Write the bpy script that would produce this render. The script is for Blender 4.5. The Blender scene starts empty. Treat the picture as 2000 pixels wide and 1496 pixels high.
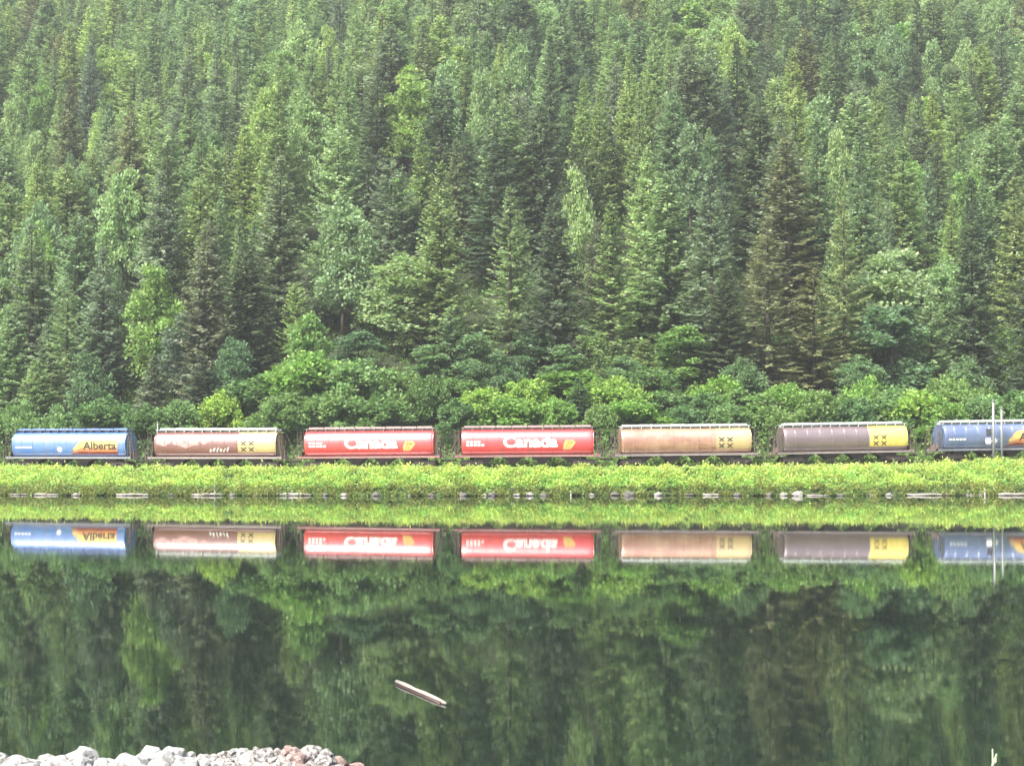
import bpy, bmesh, math, random
import numpy as np
from mathutils import Vector, Matrix, noise as mnoise

R = math.radians
random.seed(11)
rng = np.random.default_rng(11)
sc = bpy.context.scene
C = sc.collection

# ------------------------------------------------------------------ camera, sky, sun, exposure
F, CX, CY, YH, CAMH = 3419.0, 1000.0, 748.0, 859.0, 6.0
PITCH = math.atan((YH - CY) / F)
cam_d = bpy.data.cameras.new('camera')
cam = bpy.data.objects.new('camera', cam_d)
C.objects.link(cam)
cam_d.sensor_width = 36.0
cam_d.lens = 36.0 * F / 2000.0
cam_d.clip_start = 0.1
cam_d.clip_end = 5000
cam.location = (0, 0, CAMH)
cam.rotation_euler = (R(90) + PITCH, 0, 0)
sc.camera = cam

SUN_EL, SUN_ROT = R(50), R(214)
world = bpy.data.worlds.new("World")
sc.world = world
world.use_nodes = True
wn = world.node_tree
wn.nodes.clear()
sky = wn.nodes.new('ShaderNodeTexSky')
sky.sky_type = 'NISHITA'
sky.sun_disc = False
sky.sun_elevation = SUN_EL
sky.sun_rotation = SUN_ROT
sky.air_density = 0.7
sky.dust_density = 5.0
sky.ozone_density = 0.6
bg = wn.nodes.new('ShaderNodeBackground')
bg.inputs['Strength'].default_value = 0.15
wo = wn.nodes.new('ShaderNodeOutputWorld')
wn.links.new(sky.outputs[0], bg.inputs[0])
wn.links.new(bg.outputs[0], wo.inputs[0])

sun_d = bpy.data.lights.new('sun', 'SUN')
sun_d.energy = 3.6
sun_d.angle = R(10)
sun_d.color = (1.0, 0.965, 0.90)
sun = bpy.data.objects.new('sun', sun_d)
C.objects.link(sun)
sd = Vector((math.sin(SUN_ROT) * math.cos(SUN_EL), math.cos(SUN_ROT) * math.cos(SUN_EL), math.sin(SUN_EL)))
sun.rotation_euler = sd.to_track_quat('Z', 'Y').to_euler()
sun.location = sd * 900

sc.view_settings.view_transform = 'Standard'
sc.view_settings.look = 'None'
sc.view_settings.gamma = 1
sc.view_settings.use_curve_mapping = False
sc.view_settings.exposure = 1.27
sc.render.engine = 'CYCLES'
sc.cycles.max_bounces = 6
sc.cycles.diffuse_bounces = 2
sc.cycles.glossy_bounces = 3
sc.cycles.transmission_bounces = 3
sc.cycles.volume_bounces = 0
sc.cycles.use_denoising = True
sc.cycles.caustics_reflective = False
sc.cycles.caustics_refractive = False

# ------------------------------------------------------------------ measuring helpers
def wx(px, D):
    return (px - CX) / F * D
def wz(py, D):
    return CAMH + (YH - py) / F * D
def spx(x, y):
    return CX + F * x / y
def spy(z, y):
    return YH - F * (z - CAMH) / y

def interp(x, pts):
    return float(np.interp(x, [p[0] for p in pts], [p[1] for p in pts]))

def track_y(x):
    d = x - 4.0
    return 198.5 + (0.0035 if d < 0 else 0.0030) * min(abs(d), 110) ** 2 / (1 + (abs(d) / 130) ** 2)
RAILZ = [(-140, 2.5), (-60, 2.6), (-28, 2.65), (0, 2.9), (20, 3.05), (39, 3.3), (57, 3.65), (85, 3.9), (140, 4.0)]
def rail_z(x):
    return sum(interp(x + d, RAILZ) for d in (-6, -3, 0, 3, 6)) / 5
def shore_y(x):
    return 188.6 + 0.0010 * x * x / (1 + abs(x) / 60) + 0.8 * math.sin(x * 0.13) * math.sin(x * 0.041 + 1) + 0.35 * math.sin(x * 0.61 + 2)
CREST = [(-140, 2.75), (-60, 2.72), (-20, 2.82), (10, 2.9), (40, 2.93), (46, 3.1), (53, 3.62), (58, 3.78), (70, 3.85), (140, 3.9)]
def crest_z(x):
    return sum(interp(x + d, CREST) for d in (-2, 0, 2)) / 3 - .13
def nz(x, y, s=1.0, o=0.0):
    return mnoise.noise(Vector((x * s + o, y * s - o, o * 0.37)))

def near_bank(x, y):
    # bank on which the camera stands; it carries the pile of pale rocks at the left
    m = 1.0 / (1.0 + math.exp(max(-50, min(50, (x + 1.25) * 5.0))))
    base = 4.35 if y < 4 else 4.35 - (y - 4) * 0.36
    mound = 3.94 if y < 11.0 else 3.94 - (y - 11.0) * 0.62
    mound += 0.03 * math.sin(x * 3.1)
    h = base * (1 - m) + max(base, mound) * m if y > 7 else base + max(0, (y - 4)) / 3 * m * 0.3
    return max(h, -1.5)

def ground_z(x, y):
    if y < 24:
        return near_bank(x, y)
    sy = shore_y(x)
    if y < sy - 6:
        return -1.5
    if y < sy:
        return -1.5 * ((sy - y) / 6.0)
    ty = track_y(x)
    cy = ty - 5.2
    if y < cy:
        t = (y - sy) / (cy - sy)
        z = crest_z(x) * (0.12 * min(1, t / 0.05) + 0.88 * t ** 0.9)
        return z + 0.22 * nz(x, y, 0.7, 3.1) * math.sin(math.pi * min(1, t)) + 0.05 * nz(x, y, 2.7)
    if y < ty + 4.5:
        t = (y - cy) / 1.6
        b = rail_z(x) - 0.55
        return crest_z(x) * max(0, 1 - t) + b * min(1, t)
    d = y - (ty + 4.5)
    b = rail_z(x) - 0.55
    s = 0.44
    z = b + s * max(0, d - 4) * min(1.0, 0.45 + d / 60)
    z += 9.0 * nz(x, y, 0.006, 7) * min(1, d / 120) + 5 * nz(x, y, 0.017, 1.7) * min(1, d / 60)
    z += 14.0 * math.sin(x * 0.008 + 0.9) * min(1, max(0, d - 60) / 260)
    return z

# ------------------------------------------------------------------ materials
def mat(name):
    m = bpy.data.materials.new(name)
    m.use_nodes = True
    n = m.node_tree
    n.nodes.clear()
    out = n.nodes.new('ShaderNodeOutputMaterial')
    return m, n, out

def N(n, t, **kw):
    x = n.nodes.new(t)
    for k, v in kw.items():
        setattr(x, k, v)
    return x

def ramp(n, src, stops):
    r = n.nodes.new('ShaderNodeValToRGB')
    e = r.color_ramp.elements
    while len(e) < len(stops):
        e.new(0.5)
    for el, (p, c) in zip(e, stops):
        el.position = p
        el.color = (*c, 1) if len(c) == 3 else c
    n.links.new(src, r.inputs[0])
    return r

def mixc(n, mode, fac, a, b):
    m = n.nodes.new('ShaderNodeMix')
    m.data_type = 'RGBA'
    m.blend_type = mode
    for sock, v in ((m.inputs[0], fac), (m.inputs[6], a), (m.inputs[7], b)):
        if hasattr(v, 'is_output'):
            n.links.new(v, sock)
        elif isinstance(v, (int, float)):
            sock.default_value = v
        else:
            sock.default_value = (*v, 1)
    return m.outputs[2]

def noise_tex(n, scale, detail=3, coord='Object', scl=None, rough=0.5):
    tc = n.nodes.new('ShaderNodeTexCoord')
    t = n.nodes.new('ShaderNodeTexNoise')
    t.inputs['Scale'].default_value = scale
    t.inputs['Detail'].default_value = detail
    t.inputs['Roughness'].default_value = rough
    if scl:
        mp = n.nodes.new('ShaderNodeMapping')
        mp.inputs['Scale'].default_value = scl
        n.links.new(tc.outputs[coord], mp.inputs[0])
        n.links.new(mp.outputs[0], t.inputs[0])
    else:
        n.links.new(tc.outputs[coord], t.inputs[0])
    return t.outputs['Fac']

def foliage_mat(name, stops, trans=0.35, rough=0.6):
    """leaf colour: per-tree shade from the object's random value, its object colour, and per-spray tint stored in the mesh"""
    m, n, out = mat(name)
    oi = n.nodes.new('ShaderNodeObjectInfo')
    r = ramp(n, oi.outputs['Random'], stops)
    c = mixc(n, 'MULTIPLY', 1.0, r.outputs[0], oi.outputs['Color'])
    at = N(n, 'ShaderNodeAttribute', attribute_name='tint')
    c = mixc(n, 'MULTIPLY', 1.0, c, at.outputs['Color'])
    p = n.nodes.new('ShaderNodeBsdfPrincipled')
    p.inputs['Roughness'].default_value = rough
    p.inputs['Specular IOR Level'].default_value = 0.25
    n.links.new(c, p.inputs['Base Color'])
    t = n.nodes.new('ShaderNodeBsdfTranslucent')
    c2 = mixc(n, 'MULTIPLY', 1.0, c, (1.08, 1.2, 0.8))
    n.links.new(c2, t.inputs[0])
    mx = n.nodes.new('ShaderNodeMixShader')
    mx.inputs[0].default_value = trans
    n.links.new(p.outputs[0], mx.inputs[1])
    n.links.new(t.outputs[0], mx.inputs[2])
    n.links.new(mx.outputs[0], out.inputs[0])
    return m

def solid(name, col, rough=0.7, var=0.25, scale=3.0, metallic=0.0, scl=None, col2=None, bump=0.0, coat=0.0):
    m, n, out = mat(name)
    p = n.nodes.new('ShaderNodeBsdfPrincipled')
    f = noise_tex(n, scale, 5, 'Object', scl, 0.6)
    c2 = col2 if col2 else tuple(v * (1 - var) for v in col)
    r = ramp(n, f, [(0.35, c2), (0.65, col)])
    n.links.new(r.outputs[0], p.inputs['Base Color'])
    p.inputs['Roughness'].default_value = rough
    p.inputs['Metallic'].default_value = metallic
    p.inputs['Coat Weight'].default_value = coat
    p.inputs['Coat Roughness'].default_value = 0.25
    if bump:
        b = n.nodes.new('ShaderNodeBump')
        b.inputs['Strength'].default_value = bump
        b.inputs['Distance'].default_value = 0.05
        n.links.new(f, b.inputs['Height'])
        n.links.new(b.outputs[0], p.inputs['Normal'])
    n.links.new(p.outputs[0], out.inputs[0])
    return m

M_conifer = foliage_mat('conifer_needles', [(0.0, (0.200, 0.295, 0.175)), (0.2, (0.245, 0.345, 0.170)), (0.42, (0.185, 0.275, 0.180)),
                                            (0.6, (0.260, 0.350, 0.165)), (0.8, (0.215, 0.310, 0.175)), (1.0, (0.240, 0.315, 0.185))], 0.45)
M_leaf = foliage_mat('broad_leaves', [(0.0, (0.22, 0.34, 0.175)), (0.5, (0.20, 0.315, 0.175)), (1.0, (0.245, 0.355, 0.175))], 0.42, 0.5)
M_shrub = foliage_mat('shrub_leaves', [(0.0, (0.215, 0.35, 0.13)), (0.5, (0.19, 0.315, 0.135)), (1.0, (0.245, 0.375, 0.125))], 0.42, 0.5)
M_cover = foliage_mat('weed_leaves', [(0.0, (0.43, 0.62, 0.16)), (1.0, (0.43, 0.62, 0.16))], 0.42, 0.55)
M_bark = solid('bark', (0.085, 0.07, 0.055), 0.9, 0.4, 2.0, scl=(3, 3, 0.4))
M_pale_bark = solid('pale_bark', (0.50, 0.48, 0.43), 0.8, 0.35, 2.0, scl=(2, 2, 1))
M_driftwood = solid('bleached_wood', (0.36, 0.34, 0.30), 0.75, 0.5, 2.5, scl=(0.6, 6, 6), bump=0.5)
M_log_under = solid('dark_red_wood', (0.05, 0.028, 0.022), 0.6, 0.4, 3.0)
M_ballast = solid('ballast', (0.22, 0.20, 0.18), 0.9, 0.6, 9.0, bump=0.8)
M_rail = solid('rail_steel', (0.16, 0.10, 0.07), 0.6, 0.4, 4.0, metallic=0.3)
M_tie = solid('creosoted_timber', (0.06, 0.045, 0.035), 0.9, 0.4, 4.0)
M_under = solid('grimy_running_gear', (0.05, 0.042, 0.038), 0.8, 0.5, 4.0)
M_endgear = solid('grimy_end_frames', (0.13, 0.10, 0.085), 0.8, 0.4, 4.0)
M_wheel = solid('wheel_steel', (0.09, 0.065, 0.05), 0.6, 0.4, 4.0, metallic=0.4)
M_mast = solid('galvanised_pole', (0.27, 0.29, 0.28), 0.45, 0.15, 3.0, metallic=0.2)
M_box = solid('dark_equipment_box', (0.05, 0.055, 0.06), 0.6, 0.3)
M_white = solid('white_print', (0.78, 0.78, 0.76), 0.5, 0.10, 2.0, coat=0.3)
M_dark_print = solid('dark_print', (0.05, 0.045, 0.04), 0.5, 0.3, 2.0, coat=0.3)
M_orange = solid('orange_print', (0.60, 0.25, 0.09), 0.45, 0.2, 2.0, coat=0.3)
M_yprint = solid('wheat_yellow_print', (0.72, 0.50, 0.16), 0.45, 0.2, 2.0, coat=0.3)
M_redprint = solid('dark_red_print', (0.24, 0.05, 0.04), 0.45, 0.2, 2.0, coat=0.3)
M_pinkspray = solid('pale_pink_spray', (0.52, 0.32, 0.30), 0.6, 0.2, 2.0)
M_reed = solid('dry_stem', (0.33, 0.40, 0.26), 0.7, 0.3, 8.0)

def car_paint(name, col, worn, dirt=(0.22, 0.17, 0.13), wear=0.5):
    m, n, out = mat(name)
    p = n.nodes.new('ShaderNodeBsdfPrincipled')
    f1 = noise_tex(n, 1.0, 5, 'Object', (0.45, 1.0, 0.9), 0.6)
    fa = ramp(n, f1, [(0.40, (0, 0, 0)), (0.40 + 0.5 * (1.1 - wear), (1, 1, 1))])
    c = mixc(n, 'MIX', fa.outputs[0], col, worn)
    f2 = noise_tex(n, 1.0, 4, 'Object', (3.2, 1.0, 0.22), 0.65)
    fb = ramp(n, f2, [(0.46, (0, 0, 0)), (0.74, (0.7, 0.7, 0.7))])
    c = mixc(n, 'MIX', fb.outputs[0], c, dirt)
    n.links.new(c, p.inputs['Base Color'])
    rr = ramp(n, f2, [(0.3, (0.30,) * 3), (0.7, (0.5,) * 3)])
    n.links.new(rr.outputs[0], p.inputs['Roughness'])
    p.inputs['Coat Weight'].default_value = 1.0
    p.inputs['Coat Roughness'].default_value = 0.33
    p.inputs['Coat IOR'].default_value = 2.0
    p.inputs['Specular IOR Level'].default_value = 0.8
    n.links.new(p.outputs[0], out.inputs[0])
    return m

P_red = car_paint('faded_red_paint', (0.62, 0.045, 0.05), (0.62, 0.06, 0.06), (0.36, 0.05, 0.05), 0.45)
P_blue = car_paint('faded_blue_paint', (0.06, 0.17, 0.50), (0.12, 0.25, 0.52), (0.16, 0.18, 0.24), 0.5)
P_slate = car_paint('slate_blue_paint', (0.09, 0.14, 0.28), (0.17, 0.23, 0.36), (0.16, 0.16, 0.19), 0.5)
P_maroon = car_paint('faded_maroon_paint', (0.17, 0.055, 0.048), (0.25, 0.10, 0.085), (0.16, 0.09, 0.07), 0.5)
P_tan = car_paint('faded_tan_paint', (0.32, 0.145, 0.09), (0.44, 0.27, 0.16), (0.24, 0.12, 0.08), 0.8)
P_brown = car_paint('weathered_brown_paint', (0.145, 0.10, 0.105), (0.20, 0.15, 0.155), (0.15, 0.11, 0.10), 0.4)
P_yellow = car_paint('yellow_end_paint', (0.78, 0.62, 0.10), (0.76, 0.62, 0.18), (0.45, 0.36, 0.14), 0.3)
P_paleyellow = car_paint('faded_yellow_end_paint', (0.50, 0.37, 0.14), (0.56, 0.45, 0.22), (0.42, 0.32, 0.18), 0.4)
P_dullred = car_paint('dusty_red_sill', (0.42, 0.13, 0.12), (0.5, 0.28, 0.25))
P_sillgrey = car_paint('dusty_sill', (0.36, 0.29, 0.27), (0.46, 0.40, 0.38))
P_sillblue = car_paint('dusty_blue_sill', (0.26, 0.31, 0.37), (0.40, 0.42, 0.45))
P_roofpale = car_paint('pale_roof_walk', (0.58, 0.66, 0.60), (0.7, 0.74, 0.7), (0.40, 0.42, 0.40), 0.4)
P_roofdull = car_paint('dull_roof_walk', (0.30, 0.22, 0.20), (0.4, 0.3, 0.28))
P_roofdark = car_paint('dark_roof_walk', (0.05, 0.07, 0.11), (0.09, 0.12, 0.16))

# ------------------------------------------------------------------ mesh helpers
class MB:
    def __init__(self):
        self.v, self.f, self.mi = [], [], []
    def add(self, vs, fs, mi=0):
        o = len(self.v)
        self.v += [tuple(a) for a in vs]
        self.f += [tuple(i + o for i in f) for f in fs]
        self.mi += [mi] * len(fs)
    def box(self, x0, x1, y0, y1, z0, z1, mi=0):
        vs = [(x, y, z) for z in (z0, z1) for y in (y0, y1) for x in (x0, x1)]
        self.add(vs, [(0, 2, 3, 1), (4, 5, 7, 6), (0, 1, 5, 4), (2, 6, 7, 3), (0, 4, 6, 2), (1, 3, 7, 5)], mi)
    def tube(self, a, b, r0, r1=None, n=8, mi=0, caps=True):
        r1 = r0 if r1 is None else r1
        a, b = Vector(a), Vector(b)
        q = (b - a).to_track_quat('Z', 'Y')
        vs = []
        for p, r in ((a, r0), (b, r1)):
            for k in range(n):
                t = 2 * math.pi * k / n
                vs.append(p + q @ Vector((r * math.cos(t), r * math.sin(t), 0)))
        fs = [(k, (k + 1) % n, n + (k + 1) % n, n + k) for k in range(n)]
        if caps:
            fs += [tuple(range(n))[::-1], tuple(range(n, 2 * n))]
        self.add(vs, fs, mi)
    def path(self, pts, rs, n=7, mi=0):
        for i in range(len(pts) - 1):
            self.tube(pts[i], pts[i + 1], rs[i], rs[i + 1], n, mi)
    def mesh(self, name, mats, smooth=False):
        me = bpy.data.meshes.new(name)
        me.from_pydata(self.v, [], self.f)
        for m in (mats if isinstance(mats, (list, tuple)) else [mats]):
            me.materials.append(m)
        me.polygons.foreach_set('material_index', self.mi)
        if smooth:
            me.polygons.foreach_set('use_smooth', [True] * len(me.polygons))
        me.update()
        return me
    def build(self, name, mats, parent=None, smooth=False, bevel=0.0):
        o = bpy.data.objects.new(name, self.mesh(name, mats, smooth))
        C.objects.link(o)
        if bevel:
            b = o.modifiers.new('b', 'BEVEL')
            b.width = bevel
            b.segments = 1
        if parent:
            o.parent = parent
        return o

def tag(o, label=None, cat=None, group=None, kind=None):
    if label: o['label'] = label
    if cat: o['category'] = cat
    if group: o['group'] = group
    if kind: o['kind'] = kind
    return o
def empty(name, loc=(0, 0, 0), rz=0.0):
    o = bpy.data.objects.new(name, None)
    C.objects.link(o)
    o.location = loc
    o.rotation_euler = (0, 0, rz)
    o.empty_display_size = 0.3
    return o
def child(name, me, parent):
    o = bpy.data.objects.new(name, me)
    C.objects.link(o)
    o.parent = parent
    return o

def leaf_mesh(name, P, D_, Wd, L, W, tint, mt):
    """many small diamond-shaped sprays: base P, direction D_, side vector Wd, length L, width W, tint (n,3)"""
    n = len(P)
    L = L[:, None]; W = W[:, None]
    v = np.empty((n, 4, 3))
    v[:, 0] = P
    v[:, 1] = P + D_ * L * 0.55 + Wd * W * 0.5
    v[:, 2] = P + D_ * L
    v[:, 3] = P + D_ * L * 0.55 - Wd * W * 0.5
    me = bpy.data.meshes.new(name)
    me.vertices.add(n * 4)
    me.vertices.foreach_set('co', v.reshape(-1).astype(np.float32))
    me.loops.add(n * 4)
    me.loops.foreach_set('vertex_index', np.arange(n * 4, dtype=np.int32))
    me.polygons.add(n)
    me.polygons.foreach_set('loop_start', np.arange(0, n * 4, 4, dtype=np.int32))
    me.materials.append(mt)
    at = me.attributes.new('tint', 'FLOAT_COLOR', 'FACE')
    col = np.ones((n, 4), dtype=np.float32)
    col[:, :3] = tint
    at.data.foreach_set('color', col.reshape(-1))
    me.update(calc_edges=True)
    return me

def unit(a):
    return a / np.maximum(1e-6, np.linalg.norm(a, axis=1, keepdims=True))

def conifer_mesh(name, H=26.0, Rm=3.4, droop=0.25, gap=0.0, dens=1.0, base=0.10, seed=0, lacy=0.0, ex=0.86):
    g = np.random.default_rng(seed)
    P, D_, Wv, L, W, T = [], [], [], [], [], []
    z = H * base
    while z < H * 0.985:
        t = (z - H * base) / (H * (1 - base))
        prof = (1 - t) ** ex * (0.62 + 0.38 * min(1, t / 0.16))
        nb = int(g.integers(5, 9) * dens + 0.5)
        a0 = g.uniform(0, 6.28)
        for k in range(nb):
            if g.random() < gap * (1 - 0.5 * t):
                continue
            a = a0 + k * 6.283 / nb + g.normal(0, 0.28)
            BL = Rm * prof * g.uniform(0.62, 1.18) + 0.25
            zz = z + g.normal(0, 0.16)
            up = 0.35 * t + 0.02 - droop * (1 - t) + g.normal(0, 0.08)
            ns = max(4, int(BL / 0.27))
            s = (np.arange(ns) + 0.6) / ns
            s = s[s > (0.16 + 0.2 * lacy)]
            ns = len(s)
            dr = np.array([math.cos(a), math.sin(a), 0.0])
            sd_ = np.array([-math.sin(a), math.cos(a), 0.0])
            pos = dr[None] * (s * BL)[:, None]
            pos[:, 2] = zz + BL * (up * s - 0.22 * s * (1 - s) + 0.16 * s ** 3)
            bt = g.uniform(0.52, 1.45)
            for side in (-1, 1):
                tl = (0.28 + 0.62 * (1 - s)) * min(1.0, BL / 2.2) * g.uniform(0.7, 1.3, ns) * (0.9 if BL > 1 else 0.6)
                d = dr[None] * g.uniform(0.45, 0.9, (ns, 1)) + side * sd_[None] * g.uniform(0.55, 1.0, (ns, 1))
                d = np.repeat(d, 1, 0)
                d[:, 2] += g.normal(-0.12 - droop * 0.5, 0.22, ns)
                d = unit(d)
                wv = np.cross(d, np.array([0, 0, 1.0])[None] + g.normal(0, 0.45, (ns, 3)))
                P.append(pos + g.normal(0, 0.04, (ns, 3))); D_.append(d); Wv.append(unit(wv))
                L.append(tl + 0.15); W.append(g.uniform(0.20, 0.44, ns) * (1 + 0.3 * tl))
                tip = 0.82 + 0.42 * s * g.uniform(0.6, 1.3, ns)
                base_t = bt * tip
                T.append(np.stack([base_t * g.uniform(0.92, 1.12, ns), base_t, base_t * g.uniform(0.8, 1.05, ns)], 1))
        z += g.uniform(0.34, 0.60) * (0.75 + 0.5 * (1 - t)) / max(0.6, dens)
    # leader shoot
    n = 14
    P.append(np.stack([np.zeros(n), np.zeros(n), np.linspace(H * 0.955, H * 0.995, n)], 1))
    d = unit(np.stack([g.normal(0, .5, n), g.normal(0, .5, n), np.full(n, .8)], 1))
    D_.append(d); Wv.append(unit(np.cross(d, g.normal(0, 1, (n, 3)))))
    L.append(g.uniform(.25, .5, n)); W.append(np.full(n, .13)); T.append(np.full((n, 3), 1.15))
    return leaf_mesh(name, *(np.concatenate(q) for q in (P, D_, Wv, L, W, T)), M_conifer)

def broadleaf_mesh(name, H=12.0, Rm=4.0, lobes=14, per=520, leaf=0.34, seed=0, tall=1.0, mt=None, low=0.22, wild=0.35):
    g = np.random.default_rng(seed)
    P, D_, Wv, L, W, T = [], [], [], [], [], []
    cs = []
    for i in range(lobes):
        t = (i + 0.5) / lobes
        zc = H * (low + (0.90 - low) * t)
        rr = Rm * math.sin(math.pi * min(0.97, (0.22 + 0.74 * t))) ** 0.7
        a = i * 2.4 + g.normal(0, 0.5)
        off = rr * g.uniform(0.28, 0.68)
        cr = Rm * g.uniform(0.30, 0.46)
        if t > 0.88:
            off *= 0.3
        if g.random() < wild:      # stray boughs: further out, smaller, off the even spiral
            off *= g.uniform(1.0, 1.55); a = g.uniform(0, 6.28)
            zc += H * g.normal(0, .09); cr *= g.uniform(.45, .85)
        cs.append((off * math.cos(a), off * math.sin(a), zc, cr))
    for i in range(int(22 * wild)):     # leading shoots above the outline
        a, q = g.uniform(0, 6.28), Rm * g.uniform(.1, .75)
        zt = H * (.97 - .38 * (q / Rm) ** 1.5) * g.uniform(.9, 1.08)
        for j in range(3):
            cs.append((q * math.cos(a), q * math.sin(a), zt - j * Rm * .13, Rm * (.07 + .05 * j)))
    for cx, cy, cz, cr in cs:
        n = max(10, int(per * (cr / (Rm * 0.38)) ** 2))
        d0 = unit(g.normal(0, 1, (n, 3)))
        # twigs: leaves gather on random sub-directions, leaving gaps
        k = 26
        sub = unit(g.normal(0, 1, (k, 3)) + np.array([0, 0, 0.25]))
        sl = g.uniform(0.50, 1.42, k)
        idx = g.integers(0, k, n)
        dd = unit(sub[idx] + g.normal(0, 0.24, (n, 3)))
        rad = cr * sl[idx] * g.uniform(0.55, 1.06, n) ** 0.6
        p = dd * rad[:, None] * np.array([1, 1, 0.82]) + np.array([cx, cy, cz])
        dl = unit(dd * 0.8 + g.normal(0, 0.55, (n, 3)) + np.array([0, 0, -0.15]))
        wv = unit(np.cross(dl, g.normal(0, 1, (n, 3)) + np.array([0, 0, 1.2])))
        P.append(p); D_.append(dl); Wv.append(wv)
        L.append(g.uniform(0.7, 1.4, n) * leaf); W.append(g.uniform(0.6, 1.1, n) * leaf)
        b = g.uniform(0.6, 1.3, k)[idx] * g.uniform(0.85, 1.15, n)
        T.append(np.stack([b * g.uniform(0.9, 1.12, n), b, b * g.uniform(0.8, 1.1, n)], 1))
    q = [np.concatenate(a) for a in (P, D_, Wv, L, W, T)]
    # crown silhouette narrower at the top
    q[0][:, 2] *= tall
    return leaf_mesh(name, *q, mt or M_leaf)

def trunk_mesh(name, H, r, mt, limbs=0, seed=0, lean=0.0):
    g = random.Random(seed)
    mb = MB()
    pts, rs = [], []
    for i in range(7):
        t = i / 6
        pts.append((lean * t * t * H + g.uniform(-.06, .06) * (i > 0), g.uniform(-.06, .06) * (i > 0), -0.6 + (H + 0.6) * t))
        rs.append(r * (1.25 if i == 0 else (1 - 0.86 * t)))
    mb.path(pts, rs, 7)
    for k in range(limbs):
        t = g.uniform(0.25, 0.8)
        a = g.uniform(0, 6.28)
        L = H * 0.26 * (1.1 - t)
        b = Vector((lean * t * t * H, 0, H * t))
        e = b + Vector((math.cos(a) * L, math.sin(a) * L, L * 0.7))
        mb.tube(b, e, r * 0.4 * (1 - t), r * 0.1, 5)
    return mb.mesh(name, mt, True)

# ------------------------------------------------------------------ ground, water, haze
def grid_mesh(name, xs, ys, fn, mt):
    vs = [(x, y, fn(x, y)) for y in ys for x in xs]
    nx = len(xs)
    fs = [(j * nx + i, j * nx + i + 1, (j + 1) * nx + i + 1, (j + 1) * nx + i) for j in range(len(ys) - 1) for i in range(nx - 1)]
    me = bpy.data.meshes.new(name)
    me.from_pydata(vs, [], fs)
    me.materials.append(mt)
    me.polygons.foreach_set('use_smooth', [True] * len(fs))
    me.update()
    o = bpy.data.objects.new(name, me)
    C.objects.link(o)
    return o

def ground_material():
    m, n, out = mat('forest_and_bank_soil')
    p = n.nodes.new('ShaderNodeBsdfPrincipled')
    f = noise_tex(n, 0.6, 6, 'Object', None, 0.65)
    r = ramp(n, f, [(0.3, (0.020, 0.024, 0.013)), (0.5, (0.028, 0.040, 0.016)), (0.7, (0.040, 0.034, 0.022))])
    n.links.new(r.outputs[0], p.inputs['Base Color'])
    p.inputs['Roughness'].default_value = 0.95
    b = n.nodes.new('ShaderNodeBump')
    b.inputs['Strength'].default_value = 0.6
    b.inputs['Distance'].default_value = 0.15
    n.links.new(noise_tex(n, 3.0, 6), b.inputs['Height'])
    n.links.new(b.outputs[0], p.inputs['Normal'])
    n.links.new(p.outputs[0], out.inputs[0])
    return m
M_ground = ground_material()

xs = sorted(set([round(v, 2) for v in list(np.arange(-420, -84, 8)) + list(np.arange(-84, -6, 1.3)) + list(np.arange(-6, 2, 0.25)) + list(np.arange(2, 84, 1.3)) + list(np.arange(84, 421, 8))]))
ys = [round(v, 2) for v in list(np.arange(-40, 4, 4)) + list(np.arange(4, 16, 0.4)) + list(np.arange(16, 30, 2)) + list(np.arange(30, 180, 15)) + list(np.arange(180, 216, 0.5)) + list(np.arange(216, 300, 4)) + list(np.arange(300, 900, 10))]
ground = grid_mesh('ground', xs, ys, ground_z, M_ground)
tag(ground, kind='structure')

def water_material():
    m, n, out = mat('still_lake_water')
    p = n.nodes.new('ShaderNodeBsdfPrincipled')
    f = noise_tex(n, 0.03, 3, 'Object')
    r = ramp(n, f, [(0.3, (0.007, 0.013, 0.010)), (0.7, (0.010, 0.017, 0.012))])
    n.links.new(r.outputs[0], p.inputs['Base Color'])
    p.inputs['IOR'].default_value = 1.33
    rr = ramp(n, noise_tex(n, 0.05, 2, 'Object', (0.4, 1.5, 1)), [(0.35, (0.018,) * 3), (0.7, (0.036,) * 3)])
    n.links.new(rr.outputs[0], p.inputs['Roughness'])
    b = n.nodes.new('ShaderNodeBump')
    b.inputs['Strength'].default_value = 1.0
    b.inputs['Distance'].default_value = 0.0007
    n.links.new(noise_tex(n, 0.9, 2, 'Object', (1, 1, 1)), b.inputs['Height'])
    n.links.new(b.outputs[0], p.inputs['Normal'])
    n.links.new(p.outputs[0], out.inputs[0])
    return m
mb = MB()
mb.add([(-419, 5, 0), (419, 5, 0), (419, 192 + 60, 0), (-419, 192 + 60, 0)], [(0, 1, 2, 3)])
water = mb.build('lake_water', water_material())
tag(water, kind='structure')

def haze_box():
    m = bpy.data.materials.new('thin_haze')
    m.use_nodes = True
    n = m.node_tree
    n.nodes.clear()
    out = n.nodes.new('ShaderNodeOutputMaterial')
    v = n.nodes.new('ShaderNodeVolumePrincipled')
    v.inputs['Color'].default_value = (0.92, 0.98, 0.96, 1)
    v.inputs['Density'].default_value = 0.00027
    v.inputs['Anisotropy'].default_value = 0.2
    n.links.new(v.outputs[0], out.inputs['Volume'])
    mb = MB()
    mb.box(-430, 430, -50, 910, -3.0, 420)
    o = mb.build('haze', m)
    tag(o, kind='stuff')
haze_box()

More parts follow.
